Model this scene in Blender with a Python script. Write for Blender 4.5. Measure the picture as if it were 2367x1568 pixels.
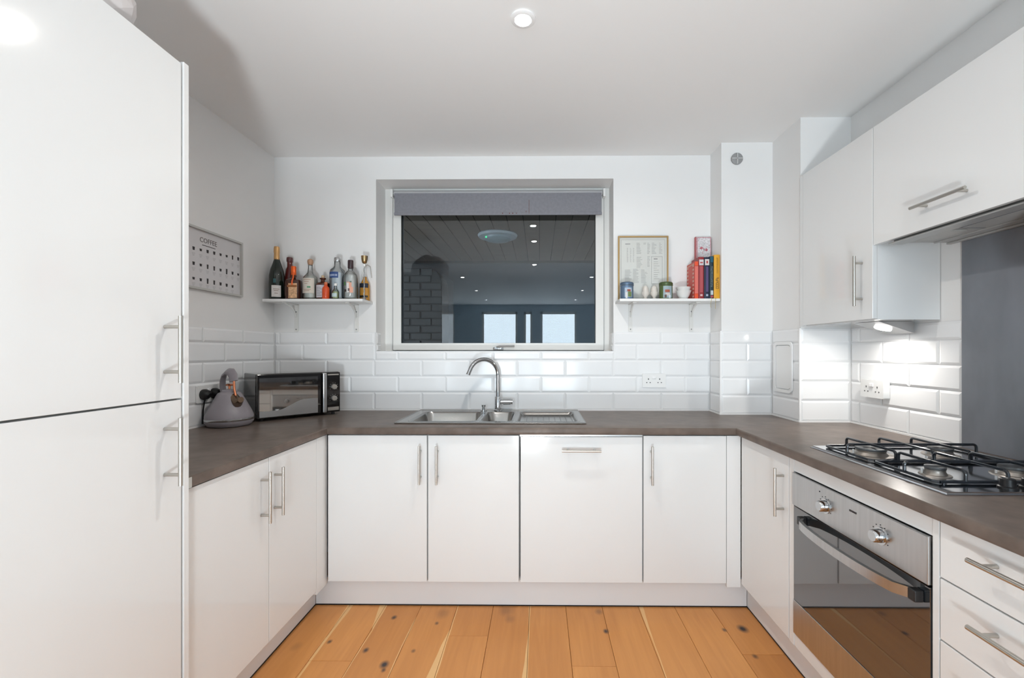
import bpy, bmesh, math, random
from mathutils import Vector, Matrix
R = math.radians
random.seed(7)
sc = bpy.context.scene
for o in list(bpy.data.objects): bpy.data.objects.remove(o)
COL = sc.collection

# ------------------------------------------------------------------ camera, world, exposure
F_PX = 1025.0
YAW = R(0.6)
cam_d = bpy.data.cameras.new('camera'); cam = bpy.data.objects.new('camera', cam_d); COL.objects.link(cam)
cam_d.sensor_width = 36; cam_d.lens = F_PX / 2367 * 36
PX = 1247 - F_PX * math.tan(YAW)
cam_d.shift_x = (1183.5 - PX) / 2367; cam_d.shift_y = 29 / 2367
cam_d.clip_start = 0.02
cam.location = (0, 0, 1.273); cam.rotation_euler = (R(90), 0, YAW)
sc.camera = cam
w = bpy.data.worlds.new('sky'); sc.world = w; w.use_nodes = True
bg = w.node_tree.nodes['Background']; bg.inputs[0].default_value = (0.77, 0.905, 1.0, 1); bg.inputs[1].default_value = 11.5
vs = sc.view_settings
vs.view_transform = 'Standard'; vs.look = 'None'; vs.gamma = 1; vs.use_curve_mapping = False; vs.exposure = 0.12
cy = sc.cycles
cy.max_bounces = 10; cy.diffuse_bounces = 6; cy.glossy_bounces = 5; cy.transmission_bounces = 6; cy.transparent_max_bounces = 12
cy.caustics_reflective = False; cy.caustics_refractive = False; cy.sample_clamp_indirect = 4.0; cy.blur_glossy = 0.5

XL, XR, YB, ZC = -1.685, 1.640, 2.800, 2.508      # room planes
YR, XLL, XRL = -5.7, -2.75, 2.3                    # living room behind the camera

def area(name, loc, rot, size, energy, col=(1, 1, 1), size_y=None, shape='DISK', spread=180, portal=False):
    d = bpy.data.lights.new(name, 'AREA'); d.shape = shape; d.size = size
    if size_y: d.size_y = size_y
    d.energy = energy; d.color = col; d.spread = R(spread)
    o = bpy.data.objects.new(name, d); o.location = loc; o.rotation_euler = [R(a) for a in rot]; COL.objects.link(o)
    if portal: d.cycles.is_portal = True
    return o
FILL_POS = Vector((-0.10, -0.95, 0.30)); FILL_AIM = Vector((-0.15, 1.20, 2.5))         # added fill light behind the camera, aimed to brighten the kitchen ceiling
fill_q = (FILL_AIM - FILL_POS).to_track_quat('-Z', 'Y')
area('fill_light', FILL_POS, (0, 0, 0), 0.30, 26, (.88, .955, 1.0), spread=120).rotation_euler = fill_q.to_euler()
WARM = (1.0, 0.95, 0.89)
CEIL_LIGHTS = [(-0.061, 1.641), (-0.06, 1.03), (-0.07, -0.29), (-1.27, -1.35), (0.86, -1.35), (-1.27, -2.96), (0.86, -2.96), (-1.27, -4.57), (0.86, -4.57)]
for i, (x, y) in enumerate(CEIL_LIGHTS):
    area('downlight_glow', (x, y, ZC - 0.012), (0, 0, 0), 0.052, (9.0, 1.2, 1.5)[i] if i < 3 else 3.0, WARM, spread=165)
REAR_WINDOWS = [(-2.42, -2.24), (-1.52, -0.58), (-0.41, -0.19), (0.03, 0.98)]   # x ranges of the far glazing
SIDE_WINDOWS = []                                     # y ranges, both side walls of the living room
for a, b in REAR_WINDOWS:
    area('window_daylight', ((a + b) / 2, YR - 0.06, 1.27), (90, 0, 0), b - a, 1, size_y=2.1, shape='RECTANGLE', portal=True).rotation_euler = (R(-90), 0, R(180))
for a, b in SIDE_WINDOWS:
    o = area('window_daylight', (XRL + .06, (a + b) / 2, 1.30), (0, 0, 0), 1.9, 1, size_y=b - a, shape='RECTANGLE', portal=True); o.rotation_euler = (0, R(90), 0)
    o = area('window_daylight', (XLL - .06, (a + b) / 2, 1.30), (0, 0, 0), 1.9, 1, size_y=b - a, shape='RECTANGLE', portal=True); o.rotation_euler = (0, R(-90), 0)
# ------------------------------------------------------------------ materials
MATS = {}
def mat(name, col, rough=0.5, metal=0.0, spec=0.5, coat=0.0, emit=None, estr=0, noise=None, trans=0.0, bump=None, alpha=None, ior=1.45, aniso=0):
    if name in MATS: return MATS[name]
    m = bpy.data.materials.new(name); m.use_nodes = True; nt = m.node_tree; p = nt.nodes['Principled BSDF']
    p.inputs['Base Color'].default_value = (*col, 1); p.inputs['Roughness'].default_value = rough; p.inputs['Metallic'].default_value = metal
    p.inputs['Specular IOR Level'].default_value = spec; p.inputs['Coat Weight'].default_value = coat; p.inputs['IOR'].default_value = ior
    p.inputs['Coat Roughness'].default_value = 0.04; p.inputs['Transmission Weight'].default_value = trans
    if emit: p.inputs['Emission Color'].default_value = (*emit, 1); p.inputs['Emission Strength'].default_value = estr
    if noise:   # (scale vec, amount, detail)
        sv, amt, det = noise
        tc = nt.nodes.new('ShaderNodeTexCoord'); mp = nt.nodes.new('ShaderNodeMapping'); mp.inputs['Scale'].default_value = sv
        n = nt.nodes.new('ShaderNodeTexNoise'); n.inputs['Scale'].default_value = 1; n.inputs['Detail'].default_value = det
        r = nt.nodes.new('ShaderNodeMapRange'); r.inputs[1].default_value = .3; r.inputs[2].default_value = .7; r.inputs[3].default_value = 1 - amt; r.inputs[4].default_value = 1 + amt
        mx = nt.nodes.new('ShaderNodeVectorMath'); mx.operation = 'SCALE'; mx.inputs[0].default_value = col
        nt.links.new(tc.outputs['Object'], mp.inputs[0]); nt.links.new(mp.outputs[0], n.inputs[0]); nt.links.new(n.outputs[0], r.inputs[0])
        nt.links.new(r.outputs[0], mx.inputs['Scale']); nt.links.new(mx.outputs[0], p.inputs['Base Color'])
    if bump:    # (scale vec, strength, distance)
        tc = nt.nodes.new('ShaderNodeTexCoord'); mp = nt.nodes.new('ShaderNodeMapping'); mp.inputs['Scale'].default_value = bump[0]
        n = nt.nodes.new('ShaderNodeTexNoise'); n.inputs['Scale'].default_value = 1; n.inputs['Detail'].default_value = 3
        b = nt.nodes.new('ShaderNodeBump'); b.inputs['Strength'].default_value = bump[1]; b.inputs['Distance'].default_value = bump[2]
        nt.links.new(tc.outputs['Object'], mp.inputs[0]); nt.links.new(mp.outputs[0], n.inputs[0]); nt.links.new(n.outputs[0], b.inputs['Height']); nt.links.new(b.outputs[0], p.inputs['Normal'])
    MATS[name] = m; return m

def thin_glass(name, tint=(1, 1, 1), refl=1.8, rough=0.0):
    m = bpy.data.materials.new(name); m.use_nodes = True; nt = m.node_tree; nt.nodes.clear()
    out = nt.nodes.new('ShaderNodeOutputMaterial'); mx = nt.nodes.new('ShaderNodeMixShader'); t = nt.nodes.new('ShaderNodeBsdfTransparent'); g = nt.nodes.new('ShaderNodeBsdfGlossy')
    f = nt.nodes.new('ShaderNodeFresnel'); f.inputs[0].default_value = 1.5; k = nt.nodes.new('ShaderNodeMath'); k.operation = 'MULTIPLY'; k.inputs[1].default_value = refl; k.use_clamp = True
    t.inputs[0].default_value = (*tint, 1); g.inputs['Roughness'].default_value = rough
    nt.links.new(f.outputs[0], k.inputs[0]); nt.links.new(k.outputs[0], mx.inputs[0]); nt.links.new(t.outputs[0], mx.inputs[1]); nt.links.new(g.outputs[0], mx.inputs[2]); nt.links.new(mx.outputs[0], out.inputs[0])
    return m

M = dict(
    wall=mat('wall_paint', (0.80, 0.797, 0.79), 0.55, noise=((3, 3, 3), 0.012, 3), bump=((90, 90, 90), 0.06, 0.001)),
    ceil=mat('ceiling_paint', (0.85, 0.85, 0.845), 0.7),
    rear=mat('rear_wall_paint', (0.42, 0.52, 0.60), 0.6),
    gloss=mat('gloss_white_laminate', (0.745, 0.755, 0.755), 0.08, coat=0.2, noise=((1.5, 1.5, 1.5), 0.01, 1), bump=((7, 7, 7), 0.02, 0.002)),
    carcass=mat('cabinet_carcass', (0.42, 0.42, 0.41), 0.5),
    plinth=mat('plinth_white', (0.74, 0.75, 0.76), 0.3),
    tile=mat('white_ceramic_glaze', (0.82, 0.825, 0.83), 0.10, coat=0.0, bump=((9, 9, 9), 0.05, 0.002)),
    grout=mat('white_grout', (0.74, 0.745, 0.75), 0.8),
    seal=mat('white_sealant', (0.85, 0.85, 0.85), 0.35),
    worktop=mat('brown_grey_laminate', (0.142, 0.112, 0.095), 0.30, spec=.13, noise=((14, 14, 14), 0.22, 9), bump=((160, 160, 160), 0.10, 0.0006)),
    frame=mat('white_window_paint', (0.74, 0.735, 0.71), 0.35),
    blind=mat('grey_blind_fabric', (0.22, 0.22, 0.245), 0.85, noise=((60, 60, 60), 0.06, 4)),
    steel=mat('brushed_steel', (0.50, 0.50, 0.50), 0.28, 1.0, noise=((4, 90, 4), 0.05, 3)),
    steelv=mat('brushed_nickel', (0.55, 0.53, 0.49), 0.32, 1.0),
    sink=mat('satin_steel_sink', (0.33, 0.325, 0.315), 0.22, 1.0),
    chrome=mat('chrome', (0.56, 0.57, 0.58), 0.06, 1.0),
    hob=mat('polished_hob_steel', (0.62, 0.64, 0.67), 0.10, 1.0),
    enamel=mat('black_enamel', (0.012, 0.016, 0.022), 0.22, coat=0.5),
    black=mat('black_plastic', (0.012, 0.012, 0.013), 0.35),
    blackgloss=mat('black_gloss', (0.010, 0.009, 0.009), 0.06, coat=0.5),
    bglass=mat('oven_door_glass', (0.012, 0.016, 0.020), 0.03, spec=1.0, coat=1.0, ior=1.7),
    splash=mat('grey_splashback', (0.205, 0.216, 0.242), 0.30, noise=((5, 5, 2.2), 0.22, 6), metal=0.2),
    socket=mat('white_socket_plastic', (0.82, 0.82, 0.81), 0.25),
    slot=mat('socket_slot', (0.10, 0.10, 0.10), 0.6),
    grill=mat('grey_grill', (0.17, 0.18, 0.20), 0.5, 0.4),
    hoodm=mat('hood_grey_metal', (0.42, 0.42, 0.41), 0.4, 0.1),
    lens=mat('lamp_lens', (1, 1, 1), 0.3, emit=(1, 0.97, 0.92), estr=30),
    kettle=mat('grey_lilac_enamel', (0.285, 0.262, 0.285), 0.42, noise=((500, 500, 500), 0.05, 1)),
    copper=mat('rose_copper', (0.85, 0.32, 0.17), 0.18, 1.0),
    mirror=mat('dark_mirror_door', (0.33, 0.31, 0.29), 0.03, 1.0),
    gold=mat('gold_frame', (0.42, 0.27, 0.11), 0.35, 0.6),
    brass=mat('aged_brass', (0.42, 0.29, 0.15), 0.25, 1.0),
    paper=mat('print_paper', (0.60, 0.61, 0.58), 0.6),
    paperw=mat('poster_paper', (0.63, 0.62, 0.63), 0.5),
    ink=mat('dark_ink', (0.035, 0.03, 0.032), 0.6),
    inkg=mat('grey_ink', (0.30, 0.30, 0.30), 0.6),
    bag=mat('crumpled_film', (0.62, 0.595, 0.595), 0.4),
    brick=mat('dark_brick', (0.022, 0.021, 0.02), 0.8, noise=((20, 20, 20), 0.3, 4)),
    mortar=mat('dark_mortar', (0.016, 0.016, 0.016), 0.9),
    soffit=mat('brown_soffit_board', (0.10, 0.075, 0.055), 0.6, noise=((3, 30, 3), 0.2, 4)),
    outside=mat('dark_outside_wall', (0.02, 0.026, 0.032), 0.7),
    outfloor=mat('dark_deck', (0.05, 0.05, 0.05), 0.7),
)
M['glass'] = thin_glass('window_glass', (0.80, 0.84, 0.87), 1.35)
M['cleara'] = thin_glass('clear_bottle_glass', (0.95, 0.97, 0.97), 2.0)
M['picglass'] = thin_glass('picture_glass', (0.98, 0.98, 0.98), 1.2)

# floor wood: colour per plank, stretched grain, knots and pale sapwood streaks at their own places
def wood():
    m = bpy.data.materials.new('oak_floor'); m.use_nodes = True; nt = m.node_tree; N = nt.nodes; L = nt.links; p = N['Principled BSDF']
    geo = N.new('ShaderNodeNewGeometry'); oi = N.new('ShaderNodeObjectInfo')
    def math_(op, a, b=None, c=None, clamp=False):
        n = N.new('ShaderNodeMath'); n.operation = op; n.use_clamp = clamp
        for i, v in enumerate((a, b, c)):
            if v is None: continue
            if isinstance(v, (int, float)): n.inputs[i].default_value = v
            else: L.new(v, n.inputs[i])
        return n.outputs[0]
    off = N.new('ShaderNodeCombineXYZ'); L.new(math_('MULTIPLY', oi.outputs['Random'], 37.0), off.inputs[1]); L.new(math_('MULTIPLY', oi.outputs['Random'], 11.0), off.inputs[0])
    add = N.new('ShaderNodeVectorMath'); add.operation = 'ADD'; L.new(geo.outputs['Position'], add.inputs[0]); L.new(off.outputs[0], add.inputs[1])
    def noise(scale, detail, dist=0.0):
        mp = N.new('ShaderNodeMapping'); mp.inputs['Scale'].default_value = scale; n = N.new('ShaderNodeTexNoise'); n.inputs['Scale'].default_value = 1; n.inputs['Detail'].default_value = detail; n.inputs['Distortion'].default_value = dist
        L.new(add.outputs[0], mp.inputs[0]); L.new(mp.outputs[0], n.inputs[0]); return n.outputs[0]
    grain = noise((34, 2.2, 1), 6, 1.2); big = noise((5, 1.0, 1), 2, 0.8)
    ramp = N.new('ShaderNodeValToRGB'); e = ramp.color_ramp.elements
    e[0].position = 0.12; e[0].color = (0.44, 0.170, 0.046, 1); e[1].position = 0.75; e[1].color = (0.75, 0.345, 0.108, 1)
    t = math_('ADD', math_('MULTIPLY', grain, 0.32), math_('MULTIPLY', big, 0.42)); t = math_('ADD', t, math_('MULTIPLY', oi.outputs['Random'], 0.20))
    L.new(t, ramp.inputs[0])
    sep = N.new('ShaderNodeSeparateXYZ'); L.new(geo.outputs['Position'], sep.inputs[0]); X, Y = sep.outputs[0], sep.outputs[1]
    wob = math_('MULTIPLY', math_('SUBTRACT', noise((3, 3, 1), 2), 0.5), 0.02)
    col = ramp.outputs[0]
    def mixc(fac, c2):
        nonlocal col
        n = N.new('ShaderNodeMixRGB'); L.new(fac, n.inputs[0]); L.new(col, n.inputs[1]); n.inputs[2].default_value = (*c2, 1); col = n.outputs[0]
    # sapwood: (x edge, y where widest, y where it vanishes, width, side)
    for xe, y0, y1, wd, sd in [(-0.942, 2.25, 1.62, 0.020, -1), (-0.768, 2.26, 2.02, 0.040, -1), (-0.41, 1.45, 2.03, 0.062, -1), (-0.0496, 1.5, 2.02, 0.030, -1), (0.50, 2.2, 1.95, 0.016, 1), (-0.59, 1.5, 1.75, 0.014, 1)]:
        tt = math_('DIVIDE', math_('SUBTRACT', Y, y1), y0 - y1, clamp=True)
        d = math_('MULTIPLY', math_('SUBTRACT', math_('ADD', X, wob), xe), sd)
        inside = math_('MULTIPLY', math_('GREATER_THAN', d, -0.004), math_('LESS_THAN', d, math_('MULTIPLY', tt, wd)))
        mixc(math_('MULTIPLY', inside, 0.75), (0.80, 0.52, 0.24))
    # knots
    for kx, ky, ra, st in [(-0.698, 2.112, .012, .9), (-0.738, 1.883, .012, .9), (-0.629, 1.797, .017, 1), (-0.622, 1.765, .009, .8), (-0.92, 1.935, .010, .8), (-0.535, 1.88, .009, .6), (-0.482, 2.07, .009, .7), (0.302, 2.02, .012, .95), (0.933, 2.045, .021, 1), (0.845, 2.035, .010, .8), (0.90, 1.86, .011, .7), (0.288, 2.17, .018, .45), (-0.16, 2.18, .035, .35), (-0.14, 2.11, .022, .3), (-1.05, 1.9, .02, .2), (-0.47, 2.15, .03, .3)]:
        dx = math_('MULTIPLY', math_('SUBTRACT', math_('ADD', X, wob), kx), 1.0); dy = math_('MULTIPLY', math_('SUBTRACT', math_('ADD', Y, wob), ky), 0.75)
        r2 = math_('SQRT', math_('ADD', math_('MULTIPLY', dx, dx), math_('MULTIPLY', dy, dy)))
        f = math_('MULTIPLY', math_('SUBTRACT', 1.35, math_('DIVIDE', r2, ra), clamp=True), st, clamp=True)
        mixc(f, (0.045, 0.035, 0.035))
    L.new(col, p.inputs['Base Color']); p.inputs['Roughness'].default_value = 0.42; p.inputs['Specular IOR Level'].default_value = 0.35
    b = N.new('ShaderNodeBump'); b.inputs['Strength'].default_value = 0.08; b.inputs['Distance'].default_value = 0.001; L.new(grain, b.inputs['Height']); L.new(b.outputs[0], p.inputs['Normal'])
    return m
M['wood'] = wood()

# ------------------------------------------------------------------ helpers
def origin(p):
    v = Vector((0, 0, 0))
    while p is not None: v += p.location; p = p.parent
    return v
def obj(name, bm, m, parent=None, world=True, smooth=False, kind=None, label=None, sub=0):
    if parent is not None and world: bmesh.ops.translate(bm, vec=-origin(parent), verts=bm.verts)
    me = bpy.data.meshes.new(name); bm.normal_update()
    if smooth:
        for f in bm.faces: f.smooth = True
        for e in bm.edges:
            if len(e.link_faces) == 2 and e.calc_face_angle(0) > R(38): e.smooth = False
    bm.to_mesh(me); bm.free()
    for mm in (m if isinstance(m, (list, tuple)) else [m]): me.materials.append(mm)
    o = bpy.data.objects.new(name, me); COL.objects.link(o)
    if parent is not None: o.parent = parent
    if kind: o['kind'] = kind
    if label: o['label'] = label
    return o
def thing(name, label, cat, loc=(0, 0, 0), rz=0, group=None):
    o = bpy.data.objects.new(name, None); COL.objects.link(o); o.location = loc; o.rotation_euler = (0, 0, rz); o.empty_display_size = .05
    o['label'] = label; o['category'] = cat
    if group: o['group'] = group
    return o
def tag(o, label, cat, group=None):
    o['label'] = label; o['category'] = cat
    if group: o['group'] = group
    return o
def B(): return bmesh.new()
def box(bm, x0, x1, y0, y1, z0, z1, bev=0, seg=2, mi=0):
    v = [bm.verts.new((x, y, z)) for x in (x0, x1) for y in (y0, y1) for z in (z0, z1)]
    fs = [bm.faces.new([v[i] for i in q]) for q in ((0, 1, 3, 2), (4, 6, 7, 5), (0, 4, 5, 1), (2, 3, 7, 6), (0, 2, 6, 4), (1, 5, 7, 3))]
    for f in fs: f.material_index = mi
    if bev:
        es = list({e for f in fs for e in f.edges})
        bmesh.ops.bevel(bm, geom=es, offset=bev, segments=seg, affect='EDGES', profile=.5, material=-1)
    return bm
def bx(*a, **k): return box(B(), *a, **k)
def frames(pts):
    P = [Vector(p) for p in pts]; n = len(P); T = [(P[min(i + 1, n - 1)] - P[max(i - 1, 0)]).normalized() for i in range(n)]
    up = Vector((0, 0, 1)) if abs(T[0].z) < .9 else Vector((1, 0, 0)); U = (up - T[0] * up.dot(T[0])).normalized(); out = []
    for i in range(n):
        U = (U - T[i] * U.dot(T[i])).normalized(); out.append((P[i], U, T[i].cross(U)))
    return out
def tube(bm, pts, r, n=10, r2=None, cap=True, mi=0):
    rings = []
    for i, (p, u, v) in enumerate(frames(pts)):
        rr = r[i] if isinstance(r, (list, tuple)) else r; rb = rr if r2 is None else r2
        rings.append([bm.verts.new(p + u * math.cos(2 * math.pi * k / n) * rr + v * math.sin(2 * math.pi * k / n) * rb) for k in range(n)])
    for a, b in zip(rings, rings[1:]):
        for k in range(n): bm.faces.new((a[k], a[(k + 1) % n], b[(k + 1) % n], b[k])).material_index = mi
    if cap: bm.faces.new(rings[0][::-1]).material_index = mi; bm.faces.new(rings[-1]).material_index = mi
    bmesh.ops.recalc_face_normals(bm, faces=bm.faces)
    return bm
def lathe(bm, cx, cy, prof, n=28, sq=0.0, rot=0.0, ax=None, mi=0, sx=1.0, sy=1.0):
    """prof: (r, z) list. sq 0 circle .. 1 rounded square. closed at both ends"""
    rings = []
    for r, z in prof:
        ring = []
        for k in range(n):
            a = 2 * math.pi * k / n; c, s = math.cos(a), math.sin(a)
            e = 1 - sq * (1 - .28); x = math.copysign(abs(c) ** e, c) * r * sx; y = math.copysign(abs(s) ** e, s) * r * sy
            ring.append(bm.verts.new((cx + x * math.cos(rot) - y * math.sin(rot), cy + x * math.sin(rot) + y * math.cos(rot), z)))
        rings.append(ring)
    fs = []
    for a, b in zip(rings, rings[1:]):
        for k in range(n): fs.append(bm.faces.new((a[k], a[(k + 1) % n], b[(k + 1) % n], b[k])))
    fs.append(bm.faces.new(rings[0][::-1])); fs.append(bm.faces.new(rings[-1]))
    for f in fs: f.material_index = mi
    return bm
def lz(cx, cy, prof, **k): return lathe(B(), cx, cy, prof, **k)
def xf(bm, mtx): bmesh.ops.transform(bm, matrix=mtx, verts=bm.verts); return bm
def cyl(p0, p1, r, n=14, bm=None): return tube(bm or B(), [p0, p1], r, n)
def patch(bm, cx, cy, r, z0, z1, a0, a1, n=10, th=.0006, mi=0):
    """curved label round a vertical axis, angles in degrees (270 faces -Y)"""
    g = []
    for rr in (r, r + th):
        for z in (z0, z1): g.append([bm.verts.new((cx + rr * math.cos(R(a0 + (a1 - a0) * k / n)), cy + rr * math.sin(R(a0 + (a1 - a0) * k / n)), z)) for k in range(n + 1)])
    i0, i1, o0, o1 = g
    for k in range(n):
        for q in ((o0[k], o0[k + 1], o1[k + 1], o1[k]), (i0[k + 1], i0[k], i1[k], i1[k + 1]), (i0[k], i0[k + 1], o0[k + 1], o0[k]), (i1[k + 1], i1[k], o1[k], o1[k + 1])): bm.faces.new(q).material_index = mi
    for k in (0, n):
        q = (i0[k], o0[k], o1[k], i1[k]); bm.faces.new(q if k == 0 else q[::-1]).material_index = mi
    return bm
def text(name, s, size, loc, rot, m, parent, ext=.0003, align='CENTER', sx=1.0, label=None):
    c = bpy.data.curves.new(name, 'FONT'); c.body = s; c.size = size; c.extrude = ext; c.align_x = align; c.align_y = 'CENTER'; c.resolution_u = 3
    tmp = bpy.data.objects.new(name, c); COL.objects.link(tmp)
    dg = bpy.context.evaluated_depsgraph_get(); me = bpy.data.meshes.new_from_object(tmp.evaluated_get(dg)); bpy.data.objects.remove(tmp)
    me.name = name; me.materials.clear(); me.materials.append(m)
    o = bpy.data.objects.new(name, me); COL.objects.link(o); o.parent = parent
    o.location = Vector(loc) - (origin(parent) if parent else Vector()); o.rotation_euler = [R(a) for a in rot]; o.scale = (sx, 1, 1)
    o['kind'] = 'stuff'
    if label: o['label'] = label
    return o
def struct(name, bm, m, parent=None): return obj(name, bm, m, parent, kind='structure')

# ------------------------------------------------------------------ shell
ZF = 0.0
floor = struct('floor', bx(XLL, XRL, YR, YB + .05, -.10, -.016), M['mortar'])
K0, PW = -0.0496, 0.1804
known = {-5: [1.815], -2: [1.982], 1: [1.795], 5: [1.872], -7: [1.70], 3: [1.30], -3: [1.25], 0: [1.35]}
def plank_bm(x0, x1, y0, y1):
    g = .0007; bm = bx(x0 + g, x1 - g, y0 + g, y1 - g, -.0155, 0); es = [e for e in bm.edges if all(v.co.z > -.001 for v in e.verts)]
    bmesh.ops.bevel(bm, geom=es, offset=.0012, segments=1, affect='EDGES'); return bm
rest = B()
for i in range(-15, 13):
    x0, x1 = K0 + i * PW, K0 + (i + 1) * PW
    if x1 < XLL or x0 > XRL: continue
    cuts = sorted(known.get(i, [1.1 + (i * 0.37) % .5]), reverse=True); top = YB
    ys = [top] + cuts; y = cuts[-1]
    while y > YR + .3: y -= 1.2 + ((i * 7 + len(ys) * 3) % 5) * .13; ys.append(max(y, YR))
    for a, b in zip(ys, ys[1:]):
        if a > .3 and -1.3 < x0 < 1.25: obj('plank', plank_bm(x0, x1, b, a), M['wood'], floor)
        else: box(rest, x0 + .0007, x1 - .0007, b + .0007, a - .0007, -.0155, 0)
obj('floorboards', rest, M['wood'], floor, kind='stuff')
bounce_sheet = tag(obj('bounce_sheet', bx(XLL + .02, XRL - .02, YR + .02, -.55, .0005, .012, .004, 1), mat('bounce_grey', (.66, .66, .66), .9, bump=((300, 300, 300), .5, .003))), 'added pale grey bounce sheet over the unseen living-room floor', 'bounce_sheet')  # added out of view so the boards bounce less orange onto the whites
ceiling = struct('ceiling', bx(XLL, XRL, YR, YB + .2, ZC, ZC + .1), M['ceil'])

WX0, WX1, WZ0, WZ1 = -1.036, 0.466, 1.276, 2.364       # window opening in the back wall
YW = YB + .17
wb = B()
box(wb, XL - .2, WX0, YB, YB + .30, 0, ZC); box(wb, WX1, XR + .2, YB, YB + .30, 0, ZC)
box(wb, WX0, WX1, YB, YB + .30, 0, WZ0); box(wb, WX0, WX1, YB, YB + .30, WZ1, ZC)
wall_back = struct('wall_back', wb, M['wall'])
wl = bx(XL - .15, XL, .62, YB, 0, ZC); box(wl, XLL - .15, XL, .50, .62, 0, ZC)
ys = [.50] + [v for p in SIDE_WINDOWS for v in (p[1], p[0])] + [YR]
for a, b in zip(ys[::2], ys[1::2]): box(wl, XLL - .15, XLL, b, a, 0, ZC)
for a, b in SIDE_WINDOWS: box(wl, XLL - .15, XLL, a, b, 0, .35); box(wl, XLL - .15, XLL, a, b, 2.25, ZC)
wall_left = struct('wall_left', wl, M['wall'])
wr = bx(XR, XR + .15, .0, YB, 0, ZC); box(wr, XR, XRL + .15, -.12, 0, 0, ZC)
ys = [-.12] + [v for p in SIDE_WINDOWS for v in (p[1], p[0])] + [YR]
for a, b in zip(ys[::2], ys[1::2]): box(wr, XRL, XRL + .15, b, a, 0, ZC)
for a, b in SIDE_WINDOWS: box(wr, XRL, XRL + .15, a, b, 0, .35); box(wr, XRL, XRL + .15, a, b, 2.25, ZC)
wall_right = struct('wall_right', wr, M['wall'])
rr = B(); xs = [XLL] + [v for p in REAR_WINDOWS for v in p] + [XRL]
for a, b in zip(xs[::2], xs[1::2]): box(rr, a, b, YR - .12, YR, 0, ZC)
for a, b in REAR_WINDOWS: box(rr, a, b, YR - .12, YR, 2.32, ZC); box(rr, a, b, YR - .12, YR, 0, .22)
wall_rear = struct('wall_rear', rr, M['rear'])
for i, (a, b) in enumerate(REAR_WINDOWS):
    f = B()
    for q in ((a, a + .05, .22, 2.32), (b - .05, b, .22, 2.32), (a, b, .22, .28), (a, b, 2.26, 2.32)): box(f, q[0], q[1], YR - .09, YR - .03, q[2], q[3])
    wn = struct('window_%d' % (i + 2), f, M['frame'])
# boxed-in columns beside the window
CAX0, CAX1, CAY, CBY = 1.075, 1.376, 2.632, 2.352
col_a = struct('wall_boxing', bx(CAX0, CAX1, CAY, YB, 0, ZC), M['wall'])
col_b = struct('wall_boxing', bx(CAX1, XR, CBY, YB, 0, ZC), M['wall'])

# ------------------------------------------------------------------ tiles: bevelled 300 x 100 bricks, each a part
ROWS = [(.905, 1.015), (1.015, 1.1168), (1.1168, 1.2185), (1.2185, 1.3195), (1.3195, 1.394)]
TW = .3015
def tile_bm(u0, u1, z0, z1, place):
    g = .0012; t = .0068; bv = .010
    cu0, cu1 = u0 + g, u1 - g; cz0, cz1 = z0 + g, z1 - g
    if cu1 - cu0 < .012: return None
    full = u1 - u0 > .045; b = bv if full else (cu1 - cu0) * .2; bz = bv
    bm = B(); L = []
    for (d, k) in ((0, 0), (.003, 0), (t, 1)):
        L.append([bm.verts.new(place(u, z, d)) for u, z in ((cu0 + b * k, cz0 + bz * k), (cu1 - b * k, cz0 + bz * k), (cu1 - b * k, cz1 - bz * k), (cu0 + b * k, cz1 - bz * k))])
    for a, c in zip(L, L[1:]):
        for k in range(4): bm.faces.new((a[k], a[(k + 1) % 4], c[(k + 1) % 4], c[k]))
    bm.faces.new(L[-1]); bm.faces.new(L[0][::-1])
    bmesh.ops.recalc_face_normals(bm, faces=bm.faces)
    return bm
def tile_run(parent, u0, u1, anchorA, anchorB, place, holes=(), rows=range(5)):
    """rows 0,2,4 use anchorB joints, rows 1,3 anchorA joints; a hole (u0,u1,z0,z1) clips tiles"""
    for ri in rows:
        z0, z1 = ROWS[ri]; an = anchorA if ri % 2 else anchorB
        k = math.floor((u0 - an) / TW) - 1; js = []
        while an + k * TW < u1 + TW: js.append(an + k * TW); k += 1
        for a, b in zip(js, js[1:]):
            segs = [(max(a, u0), min(b, u1), z0, z1)]
            for hu0, hu1, hz0, hz1 in holes:
                new = []
                for s in segs:
                    if s[1] <= hu0 + 1e-4 or s[0] >= hu1 - 1e-4 or s[3] <= hz0 + 1e-4 or s[2] >= hz1 - 1e-4: new.append(s); continue
                    if s[0] < hu0: new.append((s[0], hu0, s[2], s[3]))
                    if s[1] > hu1: new.append((hu1, s[1], s[2], s[3]))
                    m0, m1 = max(s[0], hu0), min(s[1], hu1)
                    if s[2] < hz0: new.append((m0, m1, s[2], hz0))
                    if s[3] > hz1: new.append((m0, m1, hz1, s[3]))
                segs = new
            for s in segs:
                if s[1] - s[0] > .012 and s[3] - s[2] > .012:
                    bm = tile_bm(*s, place)
                    if bm: obj('tile', bm, M['tile'], parent)
grout = B()
box(grout, XL, WX0, YB - .003, YB, .90, 1.3955); box(grout, WX0, WX1, YB - .003, YB, .90, WZ0); box(grout, WX1, CAX0, YB - .003, YB, .90, 1.3955)
obj('grout', grout, M['grout'], wall_back)
tile_run(wall_back, XL + .009, CAX0, -.594, -.4418, lambda u, z, d: (u, YB - .002 - d, z), holes=[(WX0 - .002, WX1 + .002, WZ0 - .004, 1.5)])
for s, xx in ((1, WX0), (-1, WX1)):       # tiled ends of the window reveal
    for z0, z1 in ((WZ0 + .001, 1.3195), (1.3195, 1.394)):
        obj('tile', tile_bm(YB + .004, YB + .075, z0, z1, lambda u, z, d: (xx + s * (d + .0005), u, z)), M['tile'], wall_back)
obj('grout', bx(XL, XL + .003, 1.30, YB, .90, 1.3955), M['grout'], wall_left)
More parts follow.
